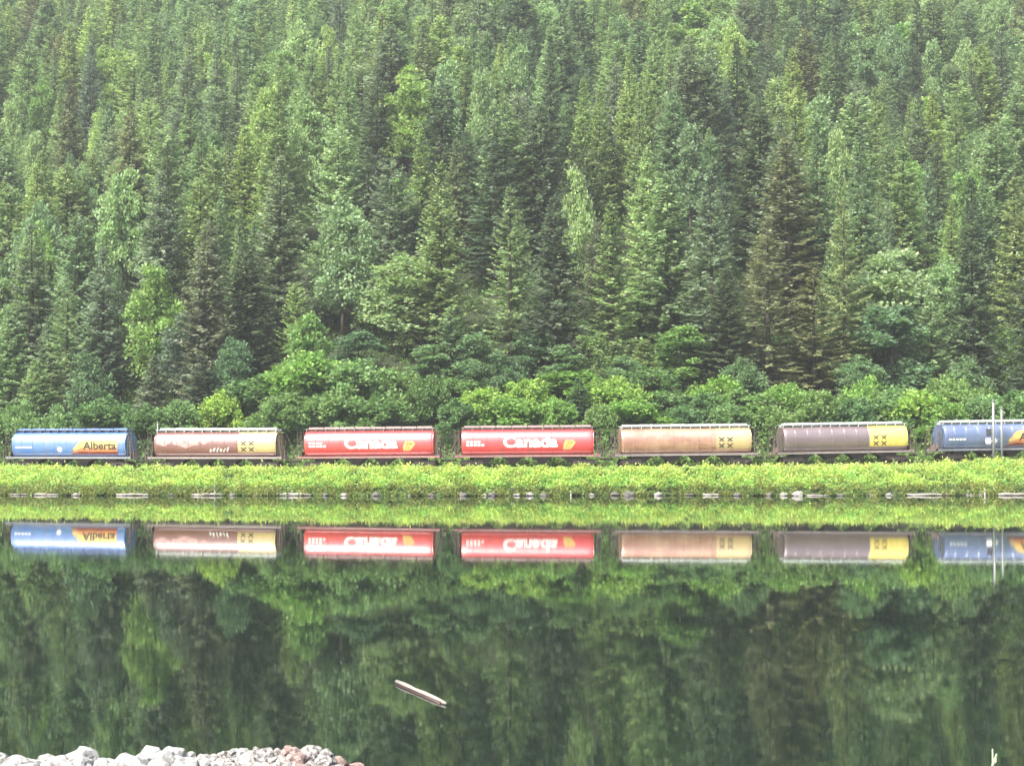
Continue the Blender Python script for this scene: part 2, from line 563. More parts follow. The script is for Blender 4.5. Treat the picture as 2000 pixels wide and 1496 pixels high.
# ------------------------------------------------------------------ railway track
def ribbon(name, offs, x0, x1, step, mt, parent=None, kind=None):
    """sweep a cross-section [(dy, dz)] along the track"""
    mb = MB()
    xs_ = np.arange(x0, x1 + step, step)
    k = len(offs)
    vs = []
    for x in xs_:
        ty, rz = track_y(x), rail_z(x)
        for dy, dz in offs:
            vs.append((x, ty + dy, rz + dz))
    fs = []
    for i in range(len(xs_) - 1):
        for j in range(k - 1):
            fs.append((i * k + j, (i + 1) * k + j, (i + 1) * k + j + 1, i * k + j + 1))
    mb.add(vs, fs)
    o = mb.build(name, mt, parent)
    if kind:
        tag(o, kind=kind)
    return o
ribbon('track_bed', [(-3.1, -0.85), (-1.75, -0.33), (1.75, -0.33), (3.1, -0.85)], -130, 130, 2, M_ballast, kind='structure')
track = empty('railway_track', (0, 0, 0))
tag(track, 'single railway track on pale ballast carrying the row of hopper cars', 'railway track')
for s in (-1, 1):
    c = s * 0.7175
    ribbon('rail', [(c - .07, -.17), (c - .012, -.15), (c - .012, -.04), (c - .036, -.035), (c - .036, 0), (c + .036, 0), (c + .036, -.035), (c + .012, -.04), (c + .012, -.15), (c + .07, -.17)], -130, 130, 2, M_rail, track)
mb = MB()
for i in range(330):
    x = -100 + i * 0.61
    ty, rz = track_y(x), rail_z(x)
    mb.box(x - .115, x + .115, ty - 1.3, ty + 1.3, rz - .36, rz - .172)
o = mb.build('sleepers', M_tie, track)
o['kind'] = 'stuff'

# ------------------------------------------------------------------ hopper cars
PROF = [(1.02, 1.42), (1.20, 1.60), (1.36, 1.90), (1.48, 2.25), (1.53, 2.62), (1.545, 2.95), (1.52, 3.25), (1.43, 3.58), (1.26, 3.88), (1.02, 4.10), (0.74, 4.24), (0.40, 4.31)]
def prof_y(z):
    return float(np.interp(z, [p[1] for p in PROF], [p[0] for p in PROF]))

def body_mesh(name, mats, panel_x=None):
    mb = MB()
    rings = [-7.45, -7.35, -7.1, -6.6] + list(np.arange(-5.5, 5.6, 1.1)) + [6.6, 7.1, 7.35, 7.45]
    if panel_x is not None:
        rings = [r for r in rings if abs(r - panel_x) > 0.3] + [panel_x]
        rings.sort()
    prof = PROF + [(-y, z) for y, z in reversed(PROF)]
    K = len(prof)
    vs = []
    for r in rings:
        a = abs(r)
        s = 1.0 if a < 7.2 else (0.972 if a < 7.4 else 0.93)
        for y, z in prof:
            vs.append((r, y * s, 2.9 + (z - 2.9) * s))
    fs, mi = [], []
    for i in range(len(rings) - 1):
        for j in range(K):
            j2 = (j + 1) % K
            zc = (prof[j][1] + prof[j2][1]) / 2
            fs.append((i * K + j, i * K + j2, (i + 1) * K + j2, (i + 1) * K + j))
            mi.append(1 if (panel_x is not None and rings[i] >= panel_x - 1e-6 and zc > 1.8 and j != K - 1 and j != K // 2 - 1) else 0)
    o = len(mb.v)
    mb.v += vs; mb.f += fs; mb.mi += mi
    mb.f += [tuple(range(K)), tuple(range((len(rings) - 1) * K, len(rings) * K))[::-1]]
    mb.mi += [0, 0]
    me = mb.mesh(name, mats, False)
    me.polygons.foreach_set('use_smooth', [i < len(me.polygons) - 2 for i in range(len(me.polygons))])
    return me

def wrap(bm_, off=0.012):
    """lay a flat drawing (x, z) on the curved near side of the barrel"""
    zs = [v.co.z for v in bm_.verts]
    z = min(zs)
    while z < max(zs):
        bmesh.ops.bisect_plane(bm_, geom=bm_.verts[:] + bm_.edges[:] + bm_.faces[:], plane_co=(0, 0, z), plane_no=(0, 0, 1))
        z += 0.14
    for v in bm_.verts:
        v.co.y = -(prof_y(v.co.z) + off)

def flat_obj(name, bm_, mt, parent, off=0.012):
    wrap(bm_, off)
    me = bpy.data.meshes.new(name)
    bm_.to_mesh(me)
    bm_.free()
    me.materials.append(mt)
    return child(name, me, parent)

def text_bm(txt, size, x, z, shear=0.0, weight=0.0, sx=1.0):
    cu = bpy.data.curves.new('t', 'FONT')
    cu.body = txt
    cu.size = size
    cu.shear = shear
    cu.offset = weight
    ob = bpy.data.objects.new('t', cu)
    C.objects.link(ob)
    dg = bpy.context.evaluated_depsgraph_get()
    me = bpy.data.meshes.new_from_object(ob.evaluated_get(dg))
    bpy.data.objects.remove(ob)
    bpy.data.curves.remove(cu)
    bm_ = bmesh.new()
    bm_.from_mesh(me)
    bpy.data.meshes.remove(me)
    for v in bm_.verts:
        v.co = Vector((x + v.co.x * sx, 0, z + v.co.y))
    return bm_

def poly_bm(polys):
    bm_ = bmesh.new()
    for p in polys:
        bm_.faces.new([bm_.verts.new((a, 0, b)) for a, b in p])
    return bm_

def rect(x0, x1, z0, z1):
    return [(x0, z0), (x1, z0), (x1, z1), (x0, z1)]

# shared meshes for the running gear and fittings
def wheel_mesh():
    mb = MB()
    mb.tube((0, -.065, 0), (0, .065, 0), .42, .42, 20)
    mb.tube((0, .0652, 0), (0, .095, 0), .46, .455, 20)
    mb.tube((0, -.12, 0), (0, -.066, 0), .12, .13, 10)
    return mb.mesh('wheel', M_wheel, False)
ME_wheel = wheel_mesh()
def sideframe_mesh():
    mb = MB()
    pts = [(-1.25, .34), (-1.25, .58), (-.95, .66), (-.45, .88), (.45, .88), (.95, .66), (1.25, .58), (1.25, .34), (.95, .40), (.5, .22), (-.5, .22), (-.95, .40)]
    n = len(pts)
    vs = [(x, -.09, z) for x, z in pts] + [(x, .09, z) for x, z in pts]
    mb.add(vs, [tuple(range(n)), tuple(range(n, 2 * n))[::-1]] + [(i, n + i, n + (i + 1) % n, (i + 1) % n) for i in range(n)])
    for x in (-.95, .95):
        mb.tube((x, -.17, .46), (x, -.091, .46), .13, .13, 10)
    for x in (-.2, 0, .2):
        mb.tube((x, -.14, .25), (x, -.14, .62), .075, .075, 8)
    return mb.mesh('side_frame', M_under)
ME_sideframe = sideframe_mesh()
def bogie_mesh():
    mb = MB()
    mb.box(-.22, .22, -.95, .95, .50, .84)
    mb.tube((-.90, -.95, .44), (-.90, .95, .44), .085, .085, 8)
    mb.tube((.90, -.95, .44), (.90, .95, .44), .085, .085, 8)
    mb.tube((0, 0, .84), (0, 0, 1.12), .28, .28, 12)
    return mb.mesh('bogie', M_under)
ME_bogie = bogie_mesh()
def hopper_bay_mesh():
    mb = MB()
    t = [(-1.62, -1.02), (1.62, -1.02), (1.62, 1.02), (-1.62, 1.02)]
    b = [(-.42, -.62), (.42, -.62), (.42, .62), (-.42, .62)]
    mb.add([(x, y, 1.44) for x, y in t] + [(x, y, .56) for x, y in b], [(0, 1, 5, 4), (1, 2, 6, 5), (2, 3, 7, 6), (3, 0, 4, 7), (4, 5, 6, 7), (3, 2, 1, 0)])
    mb.box(-.50, .50, -.72, .72, .40, .555)
    mb.tube((0, -.95, .48), (0, -.721, .48), .06, .06, 8)
    return mb
def coupler_mesh():
    mb = MB()
    mb.box(-.10, .52, -.09, .09, .74, .92)
    mb.box(.521, .80, -.17, .15, .68, .98)
    mb.box(.801, .87, -.17, .02, .70, .96)
    return mb.mesh('coupler', M_under)
ME_coupler = coupler_mesh()
def seam_mesh(mt):
    mb = MB()
    vs, fs = [], []
    for y, z in PROF:
        vs += [(-.035, -(y + .004), z), (-.012, -(y + .02), z), (.012, -(y + .02), z), (.035, -(y + .004), z)]
    for i in range(len(PROF) - 1):
        fs += [(i * 4 + j, i * 4 + j + 1, i * 4 + j + 5, i * 4 + j + 4) for j in range(3)]
    mb.add(vs, fs)
    return mb.mesh('weld_seam', mt)
def end_frame_mesh(mt):
    mb = MB()
    # end platform, corner posts, ladder and hand rail at the +x end (x measured from the car centre)
    mb.box(7.50, 8.62, -1.45, 1.45, 1.10, 1.18)
    for y in (-1.38, 1.38):
        mb.box(8.50, 8.58, y - .04, y + .04, 1.181, 2.15)
        mb.tube((7.75, y, 4.0), (8.54, y, 2.15), .03, .03, 6)
    mb.tube((8.54, -1.38, 2.12), (8.54, 1.38, 2.12), .03, .03, 6)
    for y in (-.95, .95):
        mb.tube((7.95, y, 1.18), (7.75, y, 3.3), .09, .07, 6)
    mb.add([(7.725, -1.0, 1.95), (7.725, 1.0, 1.95), (8.35, .8, 1.19), (8.35, -.8, 1.19)], [(0, 1, 2, 3)])
    return mb.mesh('end_platform', mt)
def ladder_mesh(mt):
    mb = MB()
    for x in (7.80, 8.25):
        mb.tube((x, -1.52, 1.0), (x, -1.40, 4.25), .028, .028, 6)
    for k in range(9):
        z = 1.15 + k * .37
        mb.tube((7.80, -1.515 + (z - 1) * .035, z), (8.25, -1.515 + (z - 1) * .035, z), .02, .02, 6)
    return mb.mesh('ladder', mt)
def sill_mesh(mt):
    mb = MB()
    mb.box(-8.2, 8.2, -1.50, -1.30, 1.19, 1.40)
    mb.box(-8.2, 8.2, -1.56, -1.501, 1.35, 1.40)
    return mb.mesh('side_sill', mt)
def walk_mesh(mt):
    mb = MB()
    for y0, y1 in ((-.95, -.42), (.42, .95)):
        mb.box(-7.5, 7.5, y0, y1, 4.50, 4.545)
    for k in range(14):
        x = -7.3 + k * 14.6 / 13
        mb.box(x - .03, x + .03, -.93, .93, 4.22, 4.498)
    return mb.mesh('running_board', mt)
def hatch_mesh(mt):
    mb = MB()
    n = 8
    for k in range(n):
        x0 = -7.2 + k * 14.4 / n
        mb.box(x0 + .05, x0 + 14.4 / n - .05, -.38, .38, 4.315, 4.74 if k % 2 else 4.72)
    return mb.mesh('roof_hatch', mt)

_cache = {}
def once(fn, mt):
    k = (fn.__name__, mt.name)
    if k not in _cache:
        _cache[k] = fn(mt)
    return _cache[k]

def hopper_car(label, paint, sillp, roofp, cx_px, panel=None, panel_x=None, prints=(), hatchp=None):
    # find the position along the curved track
    x = 0.0
    for _ in range(20):
        x = wx(cx_px, track_y(x))
    ty, rz = track_y(x), rail_z(x)
    sl = (track_y(x + 6.3) - track_y(x - 6.3)) / 12.6
    gr = (rail_z(x + 6.3) - rail_z(x - 6.3)) / 12.6
    root = empty('hopper_car', (x, (track_y(x + 6.3) + track_y(x - 6.3)) / 2, rz))
    root.rotation_euler = (0, -math.atan(gr), math.atan(sl))
    tag(root, label, 'rail car', 'covered hopper cars coupled in the train')
    body = child('body', body_mesh('body', [paint, panel or paint], panel_x), root)
    child('side_sill', once(sill_mesh, sillp), root)
    s2 = child('side_sill', once(sill_mesh, sillp), root); s2.rotation_euler = (0, 0, math.pi)
    child('running_board', once(walk_mesh, roofp), root)
    child('roof_hatch', once(hatch_mesh, hatchp or roofp), root)
    for sgn in (1, -1):
        rot = 0 if sgn > 0 else math.pi
        e = child('end_platform', once(end_frame_mesh, M_endgear), root); e.rotation_euler = (0, 0, rot)
        la = child('ladder', once(ladder_mesh, M_endgear), root); la.rotation_euler = (0, 0, rot)
        if sgn < 0:
            # second ladder on the near side too
            la2 = child('ladder', once(ladder_mesh, M_endgear), root); la2.scale = (-1, 1, 1)
        cp = child('coupler', ME_coupler, root); cp.location = (sgn * 8.25, 0, 0); cp.rotation_euler = (0, 0, rot)
        bo = child('bogie', ME_bogie, root); bo.location = (sgn * 6.3, 0, 0)
        for y in (-1, 1):
            sf = child('side_frame', ME_sideframe, bo); sf.location = (0, y * 1.05, 0)
            if y > 0: sf.rotation_euler = (0, 0, math.pi)
            for xx in (-.9, .9):
                w = child('wheel', ME_wheel, bo); w.location = (xx, y * .76, .46 - .04)
                if y > 0: w.rotation_euler = (0, 0, math.pi)
    mb_key = 'bay' + paint.name
    if mb_key not in _cache:
        _cache[mb_key] = hopper_bay_mesh().mesh('hopper_bay', M_under)
    for k in range(4):
        b = child('hopper_bay', _cache[mb_key], root); b.location = (-4.95 + 3.3 * k, 0, 0)
    for k in range(7):
        sm = child('weld_seam', once(seam_mesh, paint), body); sm.location = (-6.1 + k * 1.47, 0, 0)
    for nm, bmf, mt, off in prints:
        flat_obj(nm, bmf(), mt, body, off)
    return root

def red_prints():
    return (
        ('lettering', lambda: text_bm('Canada', 1.75, -2.75, 2.30, 0.0, 0.07, 1.16), M_white, 0.012),
        ('reporting_marks', lambda: poly_bm([rect(-6.9 + i * .42, -6.58 + i * .42, 2.42, 2.68) for i in range(5)] + [rect(-6.9 + i * .42, -6.58 + i * .42, 2.78, 3.0) for i in range(4)]), M_white, 0.012),
        ('wheat_symbol', lambda: poly_bm([[(4.0 + .3 * k, 1.95), (4.2 + .3 * k, 1.95), (4.75 + .34 * k, 2.75), (4.35 + .34 * k, 3.15), (4.05 + .3 * k, 2.6)] for k in range(3)]), M_yprint, 0.012),
    )
def panel_symbol(x0):
    def f():
        ps = []
        for cx_ in (x0, x0 + 0.95):
            for cz_ in (2.28, 2.98):
                ps.append([(cx_ - .36, cz_ + .16), (cx_ - .28, cz_ + .26), (cx_, cz_ + .06), (cx_ + .28, cz_ + .26), (cx_ + .36, cz_ + .16), (cx_ + .10, cz_ - .03),
                           (cx_ + .32, cz_ - .22), (cx_ + .2, cz_ - .28), (cx_, cz_ - .12), (cx_ - .2, cz_ - .28), (cx_ - .32, cz_ - .22), (cx_ - .10, cz_ - .03)])
        return poly_bm(ps)
    return f
def blue_prints(letters=True):
    def field(z0, z1, x0, wob, ph):
        def f():
            ps = []
            n = 14
            for i in range(n):
                a, b = x0 + (6.5 - x0) * i / n, x0 + (6.5 - x0) * (i + 1) / n
                ha, hb = (min(1, (a - x0) / 1.2 + .15) * (z1 - z0) + wob * math.sin(a * 3 + ph) for a in (a, b))
                ps.append([(a, z0), (b, z0), (b, z0 + hb), (a, z0 + ha)])
            return poly_bm(ps)
        return f
    pr = [
        ('wheat_field_print', field(2.10, 3.45, 0.7, .05, 0), M_yprint, 0.008),
        ('wheat_field_print', field(1.86, 2.46, 0.6, .05, 1), M_orange, 0.012),
        ('wheat_field_print', field(1.66, 1.98, 0.4, .03, 2), M_redprint, 0.016),
        ('emblem', lambda: poly_bm([[(-1.05 + .42 * math.cos(a) * (1 if i % 2 else .55), 2.25 + .42 * math.sin(a) * (1 if i % 2 else .55)) for i, a in enumerate(np.arange(0, 6.28, 6.2832 / 14))]]), M_white, 0.012),
        ('reporting_marks', lambda: poly_bm([rect(-6.9 + i * .45, -6.55 + i * .45, 2.4, 2.62) for i in range(5)]), M_white, 0.012),
        ('lettering', lambda: text_bm('Alberta', 1.25, 2.1, 2.28, 0.0, 0.03, 1.12), M_dark_print, 0.022),
    ]
    return tuple(pr)
def maroon_prints():
    g = random.Random(5)
    def spray():
        ps = []
        for cx_, cz_, w, h in ((-6.2, 3.05, 1.0, .55), (-4.5, 3.2, 1.0, .45), (-2.7, 3.05, 1.1, .5), (-1.3, 3.2, .8, .4), (-3.6, 2.7, .9, .3)):
            m = 9
            ps.append([(cx_ + w * math.cos(a) * g.uniform(.55, 1.1), cz_ + h * math.sin(a) * g.uniform(.5, 1.05)) for a in np.arange(0, 6.28, 6.2832 / m)])
        return poly_bm(ps)
    def marks():
        ps = []
        for i in range(6):
            x = -.6 + i * .42
            ps.append([(x, 2.0 + .12 * (i % 2)), (x + .16, 1.95), (x + .38, 2.2 + .2 * (i % 3)), (x + .15, 2.3 + .1 * (i % 2))])
        return poly_bm(ps)
    return (('graffiti', spray, M_pinkspray, 0.008), ('graffiti', marks, M_white, 0.010), ('panel_symbol', panel_symbol(3.6), M_dark_print, 0.012))

hopper_car('dark weathered hopper car with only its end showing by the bright blue car', P_slate, P_sillblue, P_roofdark, -152)
hopper_car('bright blue hopper car with a yellow and orange wheat field print, by the maroon car', P_blue, P_sillblue, P_roofdark, 145, prints=blue_prints(), hatchp=P_blue)
hopper_car('maroon hopper car with pale pink graffiti and a faded yellow end panel', P_maroon, P_sillgrey, P_roofpale, 428, P_paleyellow, 2.9, maroon_prints(), hatchp=P_roofpale)
hopper_car('red hopper car with white lettering, coupled between the maroon car and another red car', P_red, P_dullred, P_roofdull, 725, prints=red_prints())
hopper_car('red hopper car with white lettering, coupled beside the rusty tan car', P_red, P_dullred, P_roofdull, 1031, prints=red_prints())
hopper_car('rusty faded tan hopper car with a pale roof and washed-out yellow end', P_tan, P_sillgrey, P_roofpale, 1337, P_paleyellow, 3.4, (('panel_symbol', panel_symbol(4.0), M_dark_print, 0.012),), hatchp=P_roofpale)
hopper_car('grey-brown hopper car with a bright yellow end panel and dark symbols', P_brown, P_sillgrey, P_roofpale, 1645, P_yellow, 2.75, (('panel_symbol', panel_symbol(3.55), M_dark_print, 0.012),), hatchp=P_roofpale)
hopper_car('slate blue hopper car with pale roof behind the two signal poles', P_slate, P_sillblue, P_roofpale, 1947, prints=blue_prints(), hatchp=P_roofpale)

# ------------------------------------------------------------------ poles by the track
def pole(name, px, ytop, D, r, label, cat, box=False, head=True):
    x = wx(px, D)
    gz = ground_z(x, D)
    zt = wz(ytop, D)
    o = empty(name, (x, D, gz))
    tag(o, label, cat, None)
    H = zt - gz
    mb = MB()
    mb.tube((0, 0, -.4), (0, 0, H), r, r * .85, 12)
    mb.build('pole', M_mast, o, True)
    mb = MB()
    mb.tube((0, 0, H + .001), (0, 0, H + .12), r * 1.5, r * .4, 12)
    mb.build('cap', M_mast, o, True)
    if box:
        z = wz(850, D) - gz
        mb = MB()
        mb.box(-.78, -.28, -.2, .2, z - .1, z + .75)
        mb.box(-.279, -r, -.05, .05, z + .2, z + .3)
        mb.build('equipment_box', M_box, o, bevel=.03)
        mb = MB()
        mb.box(-.95, -.35, -.22, -.1, z - 1.0, z - .35)
        mb.box(-.349, -r, -.18, -.12, z - .7, z - .62)
        mb.build('sign_plate', M_white, o, bevel=.02)
    return o
pole('signal_mast', 1940, 783, 202.0, .17, 'taller pale pole with a dark box, rising before the slate blue car', 'signal mast', True)
pole('signal_mast', 1956, 797, 202.6, .14, 'shorter plain pale pole beside the taller signal pole', 'signal mast')
pole('marker_post', 308, 825, 213.5, .10, 'thin white post sticking up behind the gap at the maroon car', 'post', False)

# ------------------------------------------------------------------ bank vegetation (ground cover)
def cover(name, pts, h0, seed, per, lw, tintf, spread=0.22):
    g = np.random.default_rng(seed)
    P, D_, Wv, L, W, T = [], [], [], [], [], []
    for (x, y, z, s, tc) in pts:
        n = max(3, int(per * s))
        p = np.stack([x + g.normal(0, spread * s, n), y + g.normal(0, spread * s, n), z + np.abs(g.normal(0, .5 * h0 * s, n))], 1)
        d = unit(np.stack([g.normal(0, .65, n), g.normal(0, .65, n), g.uniform(.15, 1.0, n)], 1))
        wv = unit(np.cross(d, g.normal(0, 1, (n, 3)) + np.array([0, 0, .6])))
        P.append(p); D_.append(d); Wv.append(wv)
        L.append(g.uniform(.6, 1.3, n) * lw * (0.7 + .5 * s)); W.append(g.uniform(.35, .8, n) * lw)
        b = tc[None] * g.uniform(.8, 1.2, (n, 1)) * g.uniform(.82, 1.12)
        T.append(b)
    me = leaf_mesh(name, *(np.concatenate(q) for q in (P, D_, Wv, L, W, T)), M_cover)
    o = bpy.data.objects.new(name, me)
    C.objects.link(o)
    tag(o, kind='stuff')
    return o
pts = []
for i in range(14500):
    x = rng.uniform(-84, 84)
    sy, cy = shore_y(x), track_y(x) - 5.2
    t = rng.uniform(0.0, 1.16)
    y = sy - .35 + t * (cy - sy)
    if rng.random() < .10:
        y = sy + rng.uniform(-.45, .5); t = .05
    if y > track_y(x) - 2.9:
        continue
    b = nz(x, y, .35, 5.5)
    c = nz(x, y, 1.3, 2.5)
    s = max(.4, .85 + 1.1 * c + .4 * b + .3 * nz(x, y, 3.3, 1.1))
    if t > .95: s *= .75
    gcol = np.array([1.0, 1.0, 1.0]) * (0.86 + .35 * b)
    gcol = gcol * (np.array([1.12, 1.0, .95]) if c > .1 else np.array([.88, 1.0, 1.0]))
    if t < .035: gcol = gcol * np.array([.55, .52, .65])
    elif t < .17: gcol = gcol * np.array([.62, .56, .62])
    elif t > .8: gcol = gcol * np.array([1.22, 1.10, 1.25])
    mound = .42 * max(0, nz(x, y, .8, 6.1)) + .2 * max(0, nz(x, y, 2.0, 8.8))
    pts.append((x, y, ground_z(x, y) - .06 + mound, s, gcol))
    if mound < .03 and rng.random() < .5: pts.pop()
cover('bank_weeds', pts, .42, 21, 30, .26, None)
# taller pale weeds in front of and behind the wheels
pts = []
for i in range(170):
    x = rng.uniform(-84, 84)
    if nz(x, 0, .22, 9) < -.05: continue
    y = track_y(x) - rng.uniform(2.6, 4.4)
    s = rng.uniform(.5, 1.15)
    pts.append((x, y, ground_z(x, y), s, np.array([1.1, .95, 1.3]) * rng.uniform(.7, 1.0)))
for i in range(2600):
    x = rng.uniform(-95, 95)
    y = track_y(x) + 2.6 + abs(rng.normal(0, 5.5))
    s = rng.uniform(.9, 2.1)
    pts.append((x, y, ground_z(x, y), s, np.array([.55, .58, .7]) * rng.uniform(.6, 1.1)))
for i in range(11000):
    y = 214 + 300 * rng.random() ** 1.4
    x = rng.uniform(-.36, .36) * y
    if abs(x) > .36 * y: continue
    s = rng.uniform(1.3, 2.6)
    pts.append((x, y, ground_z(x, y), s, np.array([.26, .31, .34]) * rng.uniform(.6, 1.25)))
cover('trackside_weeds', pts, .75, 22, 26, .34, None)

# ------------------------------------------------------------------ trees
CON = []   # variants: (crown mesh, trunk mesh, H, R)
specs = [(26, 4.0, .20, .04, 1.15), (29, 4.6, .28, .08, 1.1), (24, 3.4, .12, .03, 1.2), (31, 4.2, .34, .16, 1.0), (22, 4.2, .24, .06, 1.2), (27, 3.3, .28, .12, 1.1), (30, 5.2, .32, .16, .8), (22, 4.6, .22, .10, 1.0), (25, 5.0, .30, .14, .85)]
for i, (H, Rr, dr, gp, de) in enumerate(specs):
    cm = conifer_mesh('conifer_crown', H, Rr, dr, gp, de, base=.06 + .02 * (i % 3), seed=100 + i, lacy=.4 if i in (3, 5) else 0, ex=[.86, .8, .9, .78, .7, .9, .8, .52, .58][i])
    tm = trunk_mesh('conifer_trunk', H * .97, .34 + .02 * (i % 3), M_bark, 0, i)
    CON.append((cm, tm, H, Rr))
BRO = []
for i, (H, Rr, lo, pr, lf) in enumerate([(13, 4.2, 16, 560, .36), (15, 3.6, 17, 520, .36), (11, 4.4, 13, 620, .34), (16, 3.0, 16, 460, .38), (14, 3.8, 20, 480, .34), (17, 4.2, 22, 440, .36)]):
    BRO.append((broadleaf_mesh('leafy_crown', H, Rr, lo, pr, lf, 200 + i), trunk_mesh('leafy_trunk', H * .8, .2, M_bark, 7, 50 + i), H, Rr))
SHR = []
for i, (H, Rr, lo, pr, lf) in enumerate([(6.5, 3.6, 17, 560, .30), (8, 3.4, 18, 560, .32), (5, 3.4, 16, 520, .28), (7, 3.8, 15, 560, .34), (6, 3.0, 20, 520, .28), (8.5, 3.9, 19, 540, .30)]):
    SHR.append((broadleaf_mesh('shrub_foliage', H, Rr, lo, pr, lf, 300 + i, 1.0, M_shrub, .10, 1.0), trunk_mesh('shrub_stems', H * .7, .12, M_bark, 6, 80 + i), H, Rr))

CCOL = {  # object tint multiplies the needle / leaf colour
    'dark green': (.48, .48, .60), 'green': (1, 1, 1), 'olive': (1.10, 1.03, .88), 'blue-green': (.85, .90, 1.02),
    'brownish': (.84, .66, .76), 'pale green': (1.45, 1.35, 1.25), 'grey-green': (.86, .78, 1.05),
    'bright green': (1.15, 1.2, .8), 'pale blue-green': (1.25, 1.15, 1.25), 'yellow-green': (1.5, 1.38, .95), 'deep green': (.72, .78, .8)}

trees = []  # dict(kind, var, x, y, z, h, w, col, hero)
def hero(kind, var, px, ytop, D, wpx, col, h=None):
    if ytop < 430:      # stand the tree where its foot meets the slope at a natural height
        want = 21 if kind == 'b' else 28
        D = 232.0
        while D < 640 and wz(ytop, D) - ground_z(wx(px, D), D) > want:
            D += 1.5
    x = wx(px, D)
    gz = ground_z(x, D)
    ht = wz(ytop, D) - gz
    lst = {'c': CON, 'b': BRO, 's': SHR}[kind]
    var = var if kind == 'c' else len(trees) * 5 + var
    wpx *= 1.0 if kind != 's' else (.85 + .5 * ((len(trees) * 7) % 10) / 10)
    trees.append(dict(kind=kind, var=var % len(lst), x=x, y=D, z=gz, h=ht, w=wpx / F * D, col=col, hero=True))

# leafy trees seen in the photograph: px, top, distance, width px
for a in [('b', 0, 300, 522, 238, 150, 'bright green'), ('b', 1, 372, 600, 234, 150, 'grey-green'), ('b', 3, 600, 600, 229, 120, 'bright green'), ('b', 1, 668, 390, 262, 150, 'pale blue-green'),
          ('b', 2, 790, 495, 243, 210, 'pale blue-green'), ('b', 0, 1330, 628, 233, 140, 'bright green'), ('b', 0, 1735, 487, 240, 230, 'pale blue-green'),
          ('b', 2, 1745, 585, 232, 215, 'blue-green'), ('b', 1, 1855, 495, 252, 140, 'pale green'), ('b', 3, 518, 165, 345, 105, 'yellow-green'), ('b', 3, 580, 235, 335, 90, 'pale green'),
          ('b', 3, 418, 92, 410, 75, 'yellow-green'), ('b', 2, 580, 42, 455, 130, 'pale green'), ('b', 0, 800, 120, 405, 140, 'yellow-green'), ('b', 2, 868, 115, 420, 80, 'pale green'),
          ('b', 1, 945, 135, 410, 75, 'pale green'), ('b', 1, 1357, -12, 480, 95, 'yellow-green'), ('b', 3, 1432, 40, 450, 70, 'yellow-green'), ('b', 3, 1350, 225, 345, 85, 'pale blue-green'),
          ('b', 1, 1805, -5, 500, 75, 'pale green'), ('b', 0, 1828, 75, 450, 70, 'pale green'), ('b', 1, 20, 192, 400, 60, 'pale green'), ('b', 2, 66, 258, 360, 70, 'pale green'),
          ('b', 2, 2, 530, 250, 80, 'pale green'), ('b', 0, 235, 330, 300, 110, 'pale green'), ('b', 1, 1640, 250, 330, 90, 'pale green'), ('b', 2, 1010, 90, 400, 90, 'pale green'), ('b', 3, 1130, 330, 290, 80, 'pale green'), ('b', 1, 1575, 640, 236, 110, 'olive'), ('b', 1, 1960, 640, 240, 150, 'bright green'),
          ('b', 0, 640, 45, 470, 60, 'yellow-green'), ('b', 2, 700, 640, 236, 130, 'blue-green'), ('b', 3, 1250, 560, 245, 110, 'olive'), ('b', 0, 1700, 60, 480, 70, 'green')]:
    hero(*a)
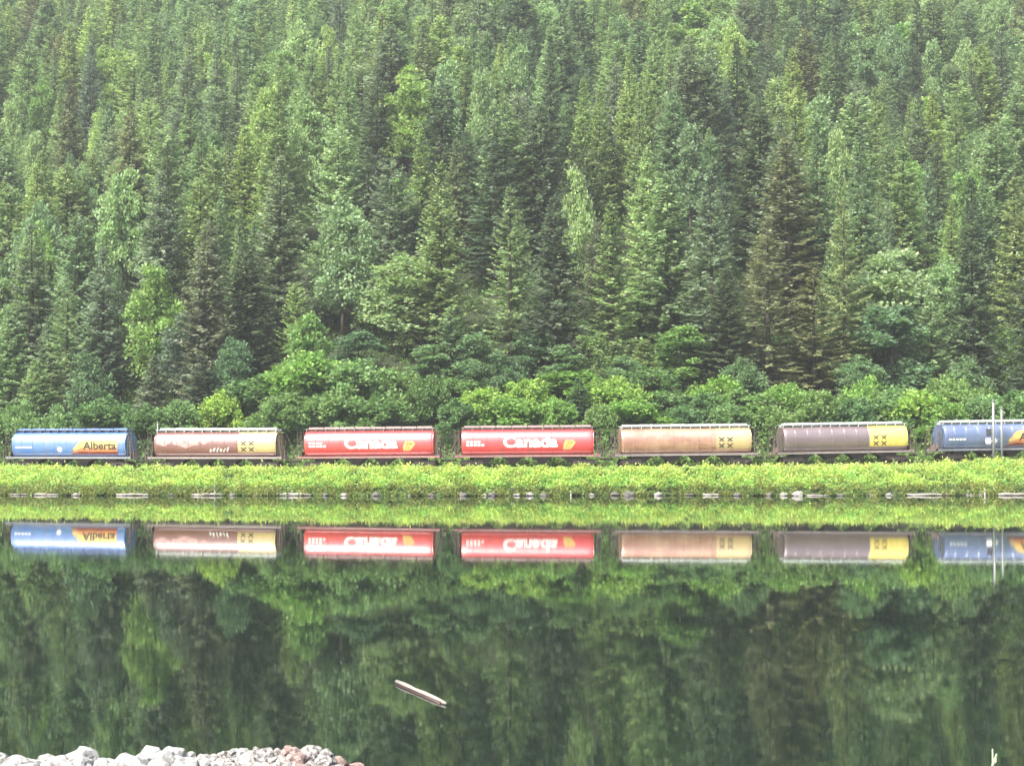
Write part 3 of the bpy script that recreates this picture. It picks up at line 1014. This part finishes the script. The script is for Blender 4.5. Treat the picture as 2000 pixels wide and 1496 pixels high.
# undergrowth behind the train
for a in [('b', 2, 930, 650, 229, 130, 'green'), ('b', 0, 1040, 640, 231, 120, 'deep green'), ('b', 3, 1100, 665, 228, 110, 'green'), ('b', 1, 985, 690, 226, 110, 'deep green'), ('b', 0, 1165, 650, 229, 120, 'olive'), ('b', 2, 1215, 690, 227, 120, 'green'), ('b', 1, 840, 665, 229, 130, 'green'), ('b', 3, 455, 660, 228, 110, 'deep green'), ('b', 2, 1450, 700, 227, 120, 'deep green'), ('b', 0, 1680, 690, 228, 130, 'green'), ('b', 1, 1885, 690, 227, 120, 'green'), ('b', 3, 175, 690, 227, 110, 'deep green'),
          ('s', 3, 885, 735, 225, 150, 'green'), ('s', 4, 1115, 720, 226, 150, 'bright green'), ('s', 5, 1265, 715, 226, 150, 'green'), ('s', 3, 1415, 735, 225, 130, 'bright green'), ('s', 4, 1695, 735, 225, 140, 'bright green'), ('s', 5, 1850, 735, 224, 140, 'green'), ('s', 3, 540, 720, 227, 130, 'bright green'),
          ('s', 0, 430, 765, 221, 110, 'yellow-green'), ('s', 1, 505, 735, 226, 140, 'deep green'), ('s', 1, 600, 690, 225, 190, 'bright green'), ('s', 0, 690, 700, 223, 190, 'green'),
          ('s', 2, 560, 765, 219, 130, 'green'), ('s', 2, 655, 765, 218, 140, 'green'), ('s', 1, 770, 720, 225, 160, 'olive'), ('s', 0, 835, 735, 222, 130, 'deep green'), ('s', 2, 740, 775, 218, 120, 'deep green'),
          ('s', 0, 945, 755, 219, 130, 'yellow-green'), ('s', 1, 1030, 738, 221, 140, 'yellow-green'), ('s', 2, 1000, 775, 217, 130, 'bright green'), ('s', 1, 1195, 735, 222, 140, 'yellow-green'), ('s', 2, 1085, 775, 217, 110, 'bright green'),
          ('s', 2, 1235, 775, 218, 110, 'bright green'), ('s', 0, 1290, 760, 222, 130, 'green'), ('s', 1, 1375, 765, 222, 120, 'deep green'), ('s', 2, 1330, 790, 218, 120, 'deep green'), ('s', 0, 1450, 760, 221, 150, 'green'), ('s', 2, 1425, 785, 217, 110, 'green'),
          ('s', 1, 1535, 750, 223, 160, 'bright green'), ('s', 2, 1500, 790, 217, 110, 'green'), ('s', 0, 1610, 765, 220, 140, 'green'), ('s', 2, 1665, 775, 218, 130, 'deep green'), ('s', 1, 1745, 755, 223, 150, 'green'),
          ('s', 0, 1790, 765, 220, 140, 'yellow-green'), ('s', 2, 1845, 775, 217, 120, 'bright green'), ('s', 0, 1915, 770, 219, 130, 'green'), ('s', 1, 1985, 760, 221, 130, 'deep green'),
          ('s', 0, 40, 785, 220, 130, 'green'), ('s', 2, 120, 795, 218, 110, 'green'), ('s', 1, 205, 775, 222, 120, 'deep green'), ('s', 2, 285, 790, 219, 110, 'deep green'), ('s', 0, 350, 780, 221, 120, 'green'),
          ('s', 1, -60, 780, 221, 140, 'green'), ('s', 0, 2070, 765, 221, 150, 'green'), ('s', 1, -170, 770, 221, 150, 'green'), ('s', 0, 2180, 765, 221, 150, 'green'), ('s', 2, 895, 780, 216, 90, 'deep green'), ('s', 2, 1175, 790, 216, 90, 'green')]:
    hero(*a)
# conifers that stand out
for a in [('c', 6, 965, 205, 242, 190, 'dark green'), ('c', 1, 1085, 375, 236, 175, 'dark green'), ('c', 3, 1540, 262, 246, 200, 'brownish'), ('c', 6, 1500, 420, 234, 200, 'brownish'),
          ('c', 6, 1590, 520, 231, 190, 'brownish'), ('c', 1, 250, 205, 300, 130, 'brownish'), ('c', 4, 405, 425, 250, 150, 'brownish'), ('c', 1, 545, 300, 262, 170, 'grey-green'), ('c', 3, 735, 125, 320, 130, 'dark green'),
          ('c', 0, 860, 310, 262, 150, 'olive'), ('c', 5, 1195, 390, 240, 140, 'olive'), ('c', 0, 1130, 735, 219, 85, 'deep green'), ('c', 1, 1900, 395, 244, 150, 'dark green'), ('c', 0, 1985, 340, 250, 140, 'olive'),
          ('c', 3, 60, 430, 250, 150, 'grey-green'), ('c', 6, 130, 560, 232, 170, 'green'), ('c', 0, 200, 480, 240, 130, 'grey-green'), ('c', 1, 20, 600, 230, 150, 'green'), ('c', 4, 480, 470, 238, 170, 'dark green'),
          ('c', 3, 1390, 330, 250, 160, 'grey-green'), ('c', 1, 1420, 520, 233, 150, 'dark green'), ('c', 2, 540, 170, 330, 120, 'olive'), ('c', 0, 1230, 95, 400, 90, 'olive'), ('c', 5, 1075, 60, 440, 80, 'dark green'),
          ('c', 6, 1820, 560, 233, 150, 'green'), ('c', 6, 1650, 380, 255, 150, 'olive'), ('c', 1, 310, 330, 275, 150, 'grey-green'), ('c', 2, 1620, 60, 430, 80, 'green'), ('c', 2, 1250, 150, 400, 70, 'olive'),
          ('c', 6, 880, 600, 229, 130, 'deep green'), ('c', 4, 1260, 660, 228, 110, 'green'), ('c', 0, 395, 690, 226, 120, 'dark green'), ('c', 0, 300, 690, 225, 120, 'grey-green'), ('c', 4, 70, 700, 225, 120, 'green')]:
    hero(*a)
heroes = list(trees)

def blocked(x, y):
    for h in heroes:
        dx, dy = abs(spx(x, y) - spx(h['x'], h['y'])), h['y'] - y
        rr = (h['w'] / 2 + 1.2)
        if (x - h['x']) ** 2 + (y - h['y']) ** 2 < rr * rr * .45:
            return True
        if h['kind'] == 's':
            continue
        # keep the trees the photograph shows clear of taller ones standing before them
        reach = 22 if h['kind'] == 'b' and h['y'] > 250 else (26 if h['y'] > 300 else 12)
        if 0 < dy < reach and dx < F * (h['w'] * .36 + .6) / h['y']:
            return True
    return False
COLW = [('green', 5), ('olive', 3), ('dark green', 2.4), ('blue-green', 2), ('grey-green', 2.6), ('brownish', 1.0), ('pale green', 1.2)]
cn, cw = [c for c, _ in COLW], np.array([w for _, w in COLW]); cw = cw / cw.sum()
y = 216.0
while y < 690:
    sp = 7.6 + (y - 226) * .002
    x = -.36 * y - 12
    while x < .36 * y + 12:
        X, Y = x + rng.uniform(-.42, .42) * sp, y + rng.uniform(-.45, .45) * sp
        x += sp
        if blocked(X, Y):
            continue
        if Y < track_y(X) + 17:
            continue
        patch = nz(X, Y, .02, 4.4)
        if patch < -.42 and rng.random() < .3:
            continue
        leafy = rng.random() < (.10 + (.16 if nz(X, Y, .03, 8.2) > .25 else 0)) and len([1 for t in trees if t['kind'] == 'b']) < 190
        if leafy:
            v = int(rng.integers(0, len(BRO)))
            h = rng.uniform(14, 21)
            trees.append(dict(kind='b', var=v, x=X, y=Y, z=ground_z(X, Y), h=h, w=h * rng.uniform(.42, .6), col=str(rng.choice(['pale green', 'bright green', 'yellow-green', 'pale blue-green', 'green'])), hero=False))
        else:
            v = int(rng.integers(0, len(CON)))
            front = max(0, 1 - (Y - 226) / 60)
            h = rng.uniform(15, 28) * (1 - .12 * front)
            w = CON[v][3] * 2 * h / CON[v][2] * rng.uniform(1.0, 1.5)
            c = str(rng.choice(cn, p=cw)) if rng.random() < .5 else ['dark green', 'grey-green', 'green', 'olive', 'blue-green'][int(min(4, max(0, (nz(X, Y, .025, 6.6) + .5) * 5)))]
            trees.append(dict(kind='c', var=v, x=X, y=Y, z=ground_z(X, Y), h=h, w=w, col=c, hero=False))
    y += sp

# which trees show, and how large: front to back over a coarse picture grid
G = 4
gw, gh = 2000 // G, 900 // G
taken = np.zeros((gh, gw), bool)
gx = (np.arange(gw) + .5) * G
gy = (np.arange(gh) + .5) * G
GX, GY = np.meshgrid(gx, gy)
for t in sorted(trees, key=lambda t: t['y']):
    D = t['y']
    cx_, y0, y1 = spx(t['x'], D), spy(t['z'] + t['h'], D), spy(t['z'], D)
    hw = F * t['w'] / 2 / D
    i0, i1 = int(max(0, (cx_ - hw) // G)), int(min(gw, (cx_ + hw) // G + 1))
    j0, j1 = int(max(0, y0 // G)), int(min(gh, min(y1, 832) // G + 1))
    t['vis'] = 0; t['px'] = cx_; t['py'] = y0
    if i1 <= i0 or j1 <= j0:
        continue
    sx, sy_ = GX[j0:j1, i0:i1], GY[j0:j1, i0:i1]
    if t['kind'] == 'c':
        m = np.abs(sx - cx_) < hw * np.clip((sy_ - y0) / (y1 - y0), 0, 1) ** .8 * .85
    else:
        m = ((sx - cx_) / hw) ** 2 + ((sy_ - (y0 + (y1 - y0) * .45)) / ((y1 - y0) * .55)) ** 2 < .85
    new = m & ~taken[j0:j1, i0:i1]
    t['vis'] = int(new.sum())
    if t['vis']:
        t['py'] = float(sy_[new].mean()); t['px'] = float(sx[new].mean())
    taken[j0:j1, i0:i1] |= m

con_all = [t for t in trees if t['kind'] == 'c']
con_all.sort(key=lambda t: -t['vis'] - (1e6 if t['hero'] else 0))
con_things = con_all[:296]
rest = con_all[296:]
others = [t for t in trees if t['kind'] != 'c' and (t['vis'] > 0 or t['hero'])]

CARS = [(-999, 'bright blue car'), (290, 'maroon car'), (575, 'maroon-side red car'), (880, 'tan-side red car'), (1185, 'tan car'), (1490, 'grey-brown car'), (1795, 'slate blue car')]
def col_of(px):
    return [n for e, n in CARS if px >= e][-1]
BANDS = [(760, 'just behind'), (640, 'low behind'), (520, 'above'), (400, 'upslope of'), (270, 'halfway up over'), (140, 'high over'), (-9e9, 'near the hilltop over')]
def band_of(py):
    return [n for e, n in BANDS if py >= e][0]
ORD = ['first', 'second', 'third', 'fourth', 'fifth', 'sixth', 'seventh', 'eighth', 'ninth', 'tenth', 'eleventh', 'twelfth', 'thirteenth', 'fourteenth', 'fifteenth', 'sixteenth', 'seventeenth', 'eighteenth', 'nineteenth', 'twentieth']
ORD += ['twenty-' + o for o in ORD[:9]] + ['thirtieth'] + ['thirty-' + o for o in ORD[:9]] + ['fortieth'] + ['forty-' + o for o in ORD[:9]] + ['fiftieth'] + ['fifty-' + o for o in ORD[:9]] + ['sixtieth'] + ['sixty-' + o for o in ORD[:9]]
def label_all(ts, noun, plural):
    cells = {}
    for t in ts:
        cells.setdefault((t['col'], band_of(t['py']), col_of(t['px'])), []).append(t)
    for (c, b, k), lst in cells.items():
        lst.sort(key=lambda t: t['px'])
        for i, t in enumerate(lst):
            if len(lst) == 1:
                t['label'] = f'{c} {noun} {b} the {k}'
            else:
                t['label'] = f'{ORD[i]} {c} {noun} from left {b} the {k}'
label_all(con_things, 'conifer', 'conifers')
label_all([t for t in others if t['kind'] == 'b'], 'leafy tree', 'leafy trees')
label_all([t for t in others if t['kind'] == 's'], 'shrub', 'shrubs')

first_crown = {}
def plant(t):
    lst, nm, cat, grp, pn = {'c': (CON, 'conifer', 'conifer', 'conifers on the wooded slope', ('crown', 'trunk')),
                             'b': (BRO, 'leafy_tree', 'tree', 'leafy trees among the conifers', ('crown', 'trunk')),
                             's': (SHR, 'shrub', 'shrub', 'shrubs behind the train', ('foliage', 'stems'))}[t['kind']]
    cm, tm, H, Rr = lst[t['var']]
    root = empty(nm, (t['x'], t['y'], t['z'] - .15), rng.uniform(0, 6.28))
    tag(root, t['label'], cat, grp)
    sx = t['w'] / 2 / Rr
    root.scale = (sx, sx, t['h'] / H)
    cr = child(pn[0], cm, root)
    c = CCOL[t['col']]
    j = rng.uniform(.9, 1.1)
    cr.color = (c[0] * j, c[1] * j, c[2] * j, 1)
    if t['hero'] and t['col'] in ('bright green', 'yellow-green', 'pale green', 'pale blue-green'):
        pass
    child(pn[1], tm, root)
    if t['kind'] == 'c' and t['var'] not in first_crown:
        first_crown[t['var']] = cr
for t in con_things + others:
    plant(t)

# the rest of the forest: one object, crowns set on points by geometry nodes
def far_forest(rest):
    me = bpy.data.meshes.new('far_forest')
    me.from_pydata([(t['x'], t['y'], t['z'] - .15) for t in rest], [], [])
    def attr(name, typ, vals, key='value'):
        a = me.attributes.new(name, typ, 'POINT')
        a.data.foreach_set(key, np.array(vals, dtype=np.int32 if typ == 'INT' else np.float32).reshape(-1))
    attr('variant', 'INT', [t['var'] for t in rest])
    attr('size', 'FLOAT_VECTOR', [(t['w'] / 2 / CON[t['var']][3], t['w'] / 2 / CON[t['var']][3], t['h'] / CON[t['var']][2]) for t in rest], 'vector')
    attr('turn', 'FLOAT_VECTOR', [(0, 0, rng.uniform(0, 6.28)) for t in rest], 'vector')
    o = bpy.data.objects.new('far_forest', me)
    C.objects.link(o)
    tag(o, kind='stuff')
    ng = bpy.data.node_groups.new('forest_points', 'GeometryNodeTree')
    ng.interface.new_socket('Geometry', in_out='INPUT', socket_type='NodeSocketGeometry')
    ng.interface.new_socket('Geometry', in_out='OUTPUT', socket_type='NodeSocketGeometry')
    gi, go = ng.nodes.new('NodeGroupInput'), ng.nodes.new('NodeGroupOutput')
    jn = ng.nodes.new('GeometryNodeJoinGeometry')
    def named(nm, typ):
        a = ng.nodes.new('GeometryNodeInputNamedAttribute')
        a.data_type = typ
        a.inputs[0].default_value = nm
        return a.outputs[0]
    va, sz, tn = named('variant', 'INT'), named('size', 'FLOAT_VECTOR'), named('turn', 'FLOAT_VECTOR')
    for v, ob in first_crown.items():
        cmp_ = ng.nodes.new('FunctionNodeCompare')
        cmp_.data_type = 'INT'
        cmp_.operation = 'EQUAL'
        ng.links.new(va, cmp_.inputs[2])
        cmp_.inputs[3].default_value = v
        oi = ng.nodes.new('GeometryNodeObjectInfo')
        oi.inputs['Object'].default_value = ob
        oi.inputs['As Instance'].default_value = True
        oi.transform_space = 'ORIGINAL'
        ip = ng.nodes.new('GeometryNodeInstanceOnPoints')
        ng.links.new(gi.outputs[0], ip.inputs['Points'])
        ng.links.new(cmp_.outputs[0], ip.inputs['Selection'])
        ng.links.new(oi.outputs['Geometry'], ip.inputs['Instance'])
        ng.links.new(tn, ip.inputs['Rotation'])
        ng.links.new(sz, ip.inputs['Scale'])
        ng.links.new(ip.outputs[0], jn.inputs[0])
    ng.links.new(jn.outputs[0], go.inputs[0])
    md = o.modifiers.new('forest', 'NODES')
    md.node_group = ng
far_forest(rest)
print('TREES', len(con_things), len(rest), len(others), 'min vis', con_things[-1]['vis'])

# pale dead trees and birch-like stems that show between the conifers
def dead_tree(px, ytop, ybot, D, r, label):
    while spy(ground_z(wx(px, D), D), D) > ybot + 25 and D < 600:
        D += 1.0
    x = wx(px, D)
    gz = ground_z(x, D)
    H = wz(ytop, D) - gz
    o = empty('dead_tree', (x, D, gz))
    tag(o, label, 'dead tree', 'pale dead trees standing in the forest')
    mb = MB()
    mb.path([(0, 0, -.3), (.08, 0, H * .4), (-.05, 0, H * .75), (.05, 0, H)], [r, r * .8, r * .6, r * .35], 8)
    mb.build('trunk', M_pale_bark, o, True)
    g = random.Random(int(px))
    for k in range(6):
        z = H * g.uniform(.5, .95)
        a = g.choice((0, math.pi)) + g.uniform(-.7, .7)
        L = g.uniform(.6, 1.6)
        mb = MB()
        mb.path([(0, 0, z), (L * .6 * math.cos(a), L * .6 * math.sin(a), z + .25 * L), (L * math.cos(a), L * math.sin(a), z + .7 * L)], [r * .3, r * .2, r * .08], 5)
        mb.build('branch', M_pale_bark, o, True)
dead_tree(191, 730, 830, 219, .16, 'pale bare trunk standing behind the bright blue car, among green shrubs')
dead_tree(1513, 195, 240, 300, .34, 'short pale snag poking out high over the grey-brown car')
dead_tree(1502, 640, 720, 224, .14, 'thin pale bare trunk among brownish conifers behind the grey-brown car')

# ------------------------------------------------------------------ driftwood, stones and sticks along the far shore
def rock_mesh(seed, squash=.65, sub=2, rough=.22):
    g = random.Random(seed)
    bm_ = bmesh.new()
    bmesh.ops.create_icosphere(bm_, subdivisions=sub, radius=1)
    o = Vector((g.uniform(0, 50), g.uniform(0, 50), g.uniform(0, 50)))
    for v in bm_.verts:
        k = 1 + rough * mnoise.noise(v.co * 1.3 + o) * 1.6 + rough * .4 * mnoise.noise(v.co * 3.4 + o)
        v.co = v.co * k
        v.co.z *= squash
    me = bpy.data.meshes.new('stone')
    bm_.to_mesh(me)
    bm_.free()
    return me
def log(name, x0, y0, z0, x1, y1, z1, r, label, cat, group=None, mt=None, stub=True, seed=1):
    g = random.Random(seed)
    L = math.dist((x0, y0, z0), (x1, y1, z1))
    o = empty(name, ((x0 + x1) / 2, (y0 + y1) / 2, (z0 + z1) / 2))
    tag(o, label, cat, group)
    a = Vector((x0, y0, z0)) - o.location
    b = Vector((x1, y1, z1)) - o.location
    mb = MB()
    n = max(4, int(L / .7))
    pts, rs = [], []
    for i in range(n + 1):
        t = i / n
        p = a.lerp(b, t) + Vector((0, g.uniform(-.3, .3) * r, g.uniform(-.3, .3) * r))
        pts.append(tuple(p)); rs.append(r * (1 - .3 * t) * g.uniform(.88, 1.1) * (.75 if i in (0, n) else 1))
    # joined rings so that the trunk is one skin
    q = (b - a).to_track_quat('Z', 'Y')
    K = 9
    vs = []
    for p, rr in zip(pts, rs):
        for k in range(K):
            t = 6.2832 * k / K
            vs.append(Vector(p) + q @ Vector((rr * math.cos(t) * g.uniform(.93, 1.07), rr * math.sin(t) * g.uniform(.93, 1.07), 0)))
    fs = [(i * K + k, i * K + (k + 1) % K, (i + 1) * K + (k + 1) % K, (i + 1) * K + k) for i in range(n) for k in range(K)]
    fs += [tuple(range(K))[::-1], tuple(range(n * K, (n + 1) * K))]
    mb.add(vs, fs)
    mb.build('trunk', mt or M_driftwood, o, True)
    if stub:
        for k in range(2 if L > 3 else 1):
            t = g.uniform(.2, .8)
            p = a.lerp(b, t)
            mb = MB()
            mb.tube(p, p + Vector((g.uniform(-.2, .2), -.1, r * 1.6 + .12)), r * .3, r * .12, 6)
            mb.build('branch_stub', mt or M_driftwood, o, True)
    return o
def shore_log(pa, pb, py, label, r=.16, seed=1, tilt=0.0):
    D = F * CAMH / (py - YH)
    xm = wx((pa + pb) / 2, D)
    D = shore_y(xm) - .62
    log('driftwood_log', wx(pa, D), D, r * .55, wx(pb, D), D + .1, r * .55 + tilt, r, label, 'driftwood', 'bleached driftwood logs along the far shore', seed=seed)
shore_log(20, 62, 967, 'short pale log at the shore below the left part of the bright blue car', .12, 1)
shore_log(68, 124, 967, 'pale log at the shore below the middle of the bright blue car', .15, 2)
shore_log(228, 312, 967, 'long pale log at the shore below the gap ahead of the maroon car', .16, 3)
shore_log(375, 437, 967, 'thick pale log with a stub, at the shore below the maroon car', .2, 4, .05)
shore_log(545, 608, 968, 'brightest thick white log, at the shore below the gap behind the maroon car', .21, 5)
shore_log(1372, 1412, 969, 'short white log at the shore below the tan car', .17, 6)
shore_log(1575, 1617, 966, 'thin grey-white log at the shore below the grey-brown car', .12, 7)
shore_log(1770, 1860, 965, 'longest white log at the shore, lying toward the slate blue car', .17, 8, .06)
shore_log(1862, 1925, 965, 'slim pale log at the shore, end to end with the longest one', .13, 9)
shore_log(1948, 2010, 966, 'thick pale log at the shore below the two signal poles', .18, 10, .1)

STONES = [rock_mesh(s) for s in range(6)]
def stone_mat(name, c, c2):
    return solid(name, c, .85, .3, 4.0, col2=c2, bump=.5)
M_pale_stone = stone_mat('pale_stone', (.34, .33, .30), (.20, .19, .17))
M_grey_stone = stone_mat('grey_stone', (.15, .145, .125), (.07, .07, .06))
for me in STONES:
    me.materials.append(M_pale_stone)
STONES_G = []
for s in range(4):
    me = rock_mesh(20 + s)
    me.materials.append(M_grey_stone)
    STONES_G.append(me)
def shore_stone(px, w, pale, label, i, h=.6):
    x = wx(px, 189)
    D = shore_y(x) - .50 + .25 * math.sin(i * 2.1)
    o = bpy.data.objects.new('shore_stone', (STONES if pale else STONES_G)[i % 4])
    C.objects.link(o)
    r = w / 2 / F * D
    o.location = (wx(px, D), D, r * .2)
    o.scale = (r, r * .9, r * h * 1.3)
    o.rotation_euler = (0, 0, i * 1.3)
    tag(o, label, 'stone', 'stones along the far shore')
STN = [(150, 16, 1), (335, 14, 0), (455, 14, 0), (500, 12, 1), (638, 18, 0), (672, 16, 1), (735, 20, 0), (800, 14, 1), (842, 14, 0), (905, 20, 0), (947, 12, 1), (962, 22, 0), (1010, 14, 1), (1034, 20, 1), (1062, 16, 0), 
       (1155, 12, 1), (1200, 22, 0), (1228, 26, 0), (1285, 20, 1), (1345, 18, 0), (1440, 18, 0), (1500, 20, 0), (1530, 18, 1), (1556, 26, 1), (1640, 14, 0), (1698, 12, 1), (1735, 14, 1), ]
for i, (px, w, pale) in enumerate(STN):
    ccol = col_of(px)
    same = [s for s in STN if s[2] == pale and col_of(s[0]) == ccol]
    k = sorted(s[0] for s in same).index(px)
    nm = 'pale' if pale else 'grey'
    lab = f'{nm} stone at the waterline below the {ccol}' if len(same) == 1 else f'{ORD[k]} from left of the {nm} waterline stones below the {ccol}'
    shore_stone(px, w, pale, lab, i)
def stick(px, ytop, D, label, r=.035, lean=.03, name='stick'):
    o = empty(name, (wx(px, D), D, 0))
    tag(o, label, 'stick')
    H = wz(ytop, D)
    mb = MB()
    mb.path([(0, 0, -.5), (lean * H * .4, 0, H * .5), (lean * H, 0, H)], [r, r * .9, r * .6], 7)
    mb.build('stem', M_driftwood, o, True)
    mb = MB()
    mb.tube((lean * H * .4, 0, H * .5), (lean * H * .4 + .12, -.03, H * .5 + .16), r * .5, r * .25, 6)
    mb.build('twig', M_driftwood, o, True)
stick(420, 944, 188.4, 'thin white stick upright by the shore log below the maroon car', .05)
stick(1115, 958, 186.4, 'stout pale stick standing in the water below the second half of the train', .09, -.05)
stick(1922, 954, 188.6, 'short cream stump stick between pale logs below the slate blue car', .11, .02)

# floating log in the middle of the lake
x0, y0 = wx(776, 43.4), 43.4
x1, y1 = wx(871, 39.9), 39.9
fl = log('floating_log', x0, y0, .035, x1, y1, .045, .068, 'lone bleached log floating out on the dark lake', 'log', mt=M_driftwood, stub=False, seed=33)
mb = MB()
a = Vector((x0, y0, -.02)) - fl.location
b = Vector((x1, y1, -.01)) - fl.location
mb.tube(a.lerp(b, .05) + Vector((-.03, -.06, 0)), a.lerp(b, .93) + Vector((-.03, -.06, 0)), .075, .06, 9)
mb.build('dark_underside', M_log_under, fl, True)  # dark red-brown tube along the log's lower near side

# ------------------------------------------------------------------ pale rocks on the near bank
def near_rock_mat(name, c, c2, dark):
    m, n, out = mat(name)
    p = n.nodes.new('ShaderNodeBsdfPrincipled')
    f = noise_tex(n, 2.2, 8, 'Object', None, .7)
    r = ramp(n, f, [(.36, dark), (.46, c2), (.58, c)])
    n.links.new(r.outputs[0], p.inputs['Base Color'])
    p.inputs['Roughness'].default_value = .85
    b = n.nodes.new('ShaderNodeBump')
    b.inputs['Strength'].default_value = .7
    b.inputs['Distance'].default_value = .02
    n.links.new(noise_tex(n, 4.0, 8, 'Object', None, .7), b.inputs['Height'])
    n.links.new(b.outputs[0], p.inputs['Normal'])
    n.links.new(p.outputs[0], out.inputs[0])
    return m
RM = {'white': near_rock_mat('white_rock', (.42, .42, .40), (.27, .27, .26), (.08, .08, .075)),
      'speckled': near_rock_mat('speckled_rock', (.42, .40, .38), (.20, .19, .18), (.03, .027, .025)),
      'pinkish': near_rock_mat('pink_rock', (.36, .27, .245), (.20, .145, .13), (.04, .028, .025))}
RMESH = {}
for k in RM:
    RMESH[k] = []
    for s in range(5):
        me = rock_mesh(60 + s + len(RMESH) * 9, .8, 3, .34)
        me.materials.append(RM[k])
        RMESH[k].append(me)
SIL = [(-120, 1484), (0, 1481), (60, 1480), (120, 1475), (165, 1466), (200, 1486), (245, 1479), (290, 1467), (330, 1463), (365, 1467), (400, 1470), (425, 1470), (440, 1463), (500, 1457), (545, 1459), (610, 1458), (645, 1470), (680, 1488), (720, 1500)]
rocks = []
g = random.Random(77)
def put_rock(px, ytop, D, wpx, kind, squash):
    r = wpx / 2 / F * D
    z = wz(ytop, D) - r * squash * .82
    rocks.append((px, D, wx(px, D), z, r, kind, squash))
px = -90
while px < 690:
    smooth = px < 360
    w = g.uniform(34, 74) if smooth else g.uniform(18, 38)
    kind = 'white' if smooth else ('pinkish' if (px > 500 and g.random() < .15) else ('speckled' if g.random() < .6 else 'white'))
    put_rock(px + w / 2, interp(px + w / 2, SIL) + g.uniform(-2, 3), 11.3 + g.uniform(-.15, .15), w * 1.12, kind, .7)
    px += w * .80
for row in range(3):
    px = -90
    while px < 672 + row * 6:
        smooth = px < 350
        w = g.uniform(34, 70) if smooth else g.uniform(20, 42)
        kind = 'white' if smooth else (g.choice(['pinkish', 'speckled', 'speckled']) if px > 490 else g.choice(['speckled', 'white', 'speckled']))
        yt = interp(px + w / 2, SIL) + 13 + row * 15 + g.uniform(-3, 4)
        put_rock(px + w / 2, yt, 11.0 - row * .32 + g.uniform(-.08, .08), w * 1.15, kind, .75)
        px += w * .84
cnt = {}
vis_rocks = sorted(rocks)
for i, (px, D, x, z, r, kind, sq) in enumerate(vis_rocks):
    cnt[kind] = cnt.get(kind, 0) + 1
    o = bpy.data.objects.new('shore_rock', RMESH[kind][i % 5])
    C.objects.link(o)
    o.location = (x, D, z)
    o.scale = (r * g.uniform(.95, 1.15), r, r * g.uniform(.92, 1.08))
    o.rotation_euler = (0, g.uniform(-.2, .2), g.uniform(0, 6.28))
    tag(o, f'{ORD[cnt[kind] - 1]} from left of the {kind} rocks heaped on the near bank', 'rock', 'rocks heaped on the near bank')
print('ROCKS', cnt)

# slender plant stem on the near bank at the lower right
sx_, sD = wx(1932, 10), 10.0
st = empty('plant_stem', (sx_, sD, ground_z(sx_, sD)))
tag(st, 'slender pale plant stem with one bent leaf rising from the near bank', 'plant')
H = wz(1458, sD) - st.location.z
mb = MB()
mb.path([(-.02, 0, -.05), (.0, 0, H * .5), (.004, 0, H * .85), (.002, 0, H)], [.011, .009, .008, .004], 7)
mb.build('stem', M_reed, st, True)
mb = MB()
z = wz(1484, sD) - st.location.z
mb.add([(0, 0, z - .015), (.02, -.012, z + .004), (.028, 0, z + .05), (.008, .012, z + .02)], [(0, 1, 2, 3)])
mb.add([(0, .004, z - .019), (.02, -.008, z), (.028, .004, z + .046), (.008, .016, z + .016)], [(3, 2, 1, 0)])
mb.path([(0, 0, z - .02), (.012, 0, z + .01), (.026, 0, z + .05)], [.007, .009, .005], 6)
mb.build('leaf', M_reed, st)

# low grass on the near bank, out of the way of the rocks
def near_grass():
    g = np.random.default_rng(5)
    P = []
    for i in range(5000):
        x, y = g.uniform(-9, 9), g.uniform(2, 14)
        if x < -.4 and y > 8.5: continue
        P.append((x, y, ground_z(x, y)))
    P = np.array(P); n = len(P)
    d = unit(np.stack([g.normal(0, .3, n), g.normal(0, .3, n), np.ones(n)], 1))
    wv = unit(np.cross(d, g.normal(0, 1, (n, 3))))
    t = np.ones((n, 3)) * g.uniform(.3, .6, (n, 1))
    me = leaf_mesh('bank_grass', P, d, wv, g.uniform(.06, .2, n), np.full(n, .014), t, M_cover)
    o = bpy.data.objects.new('bank_grass', me)
    C.objects.link(o)
    tag(o, kind='stuff')
near_grass()
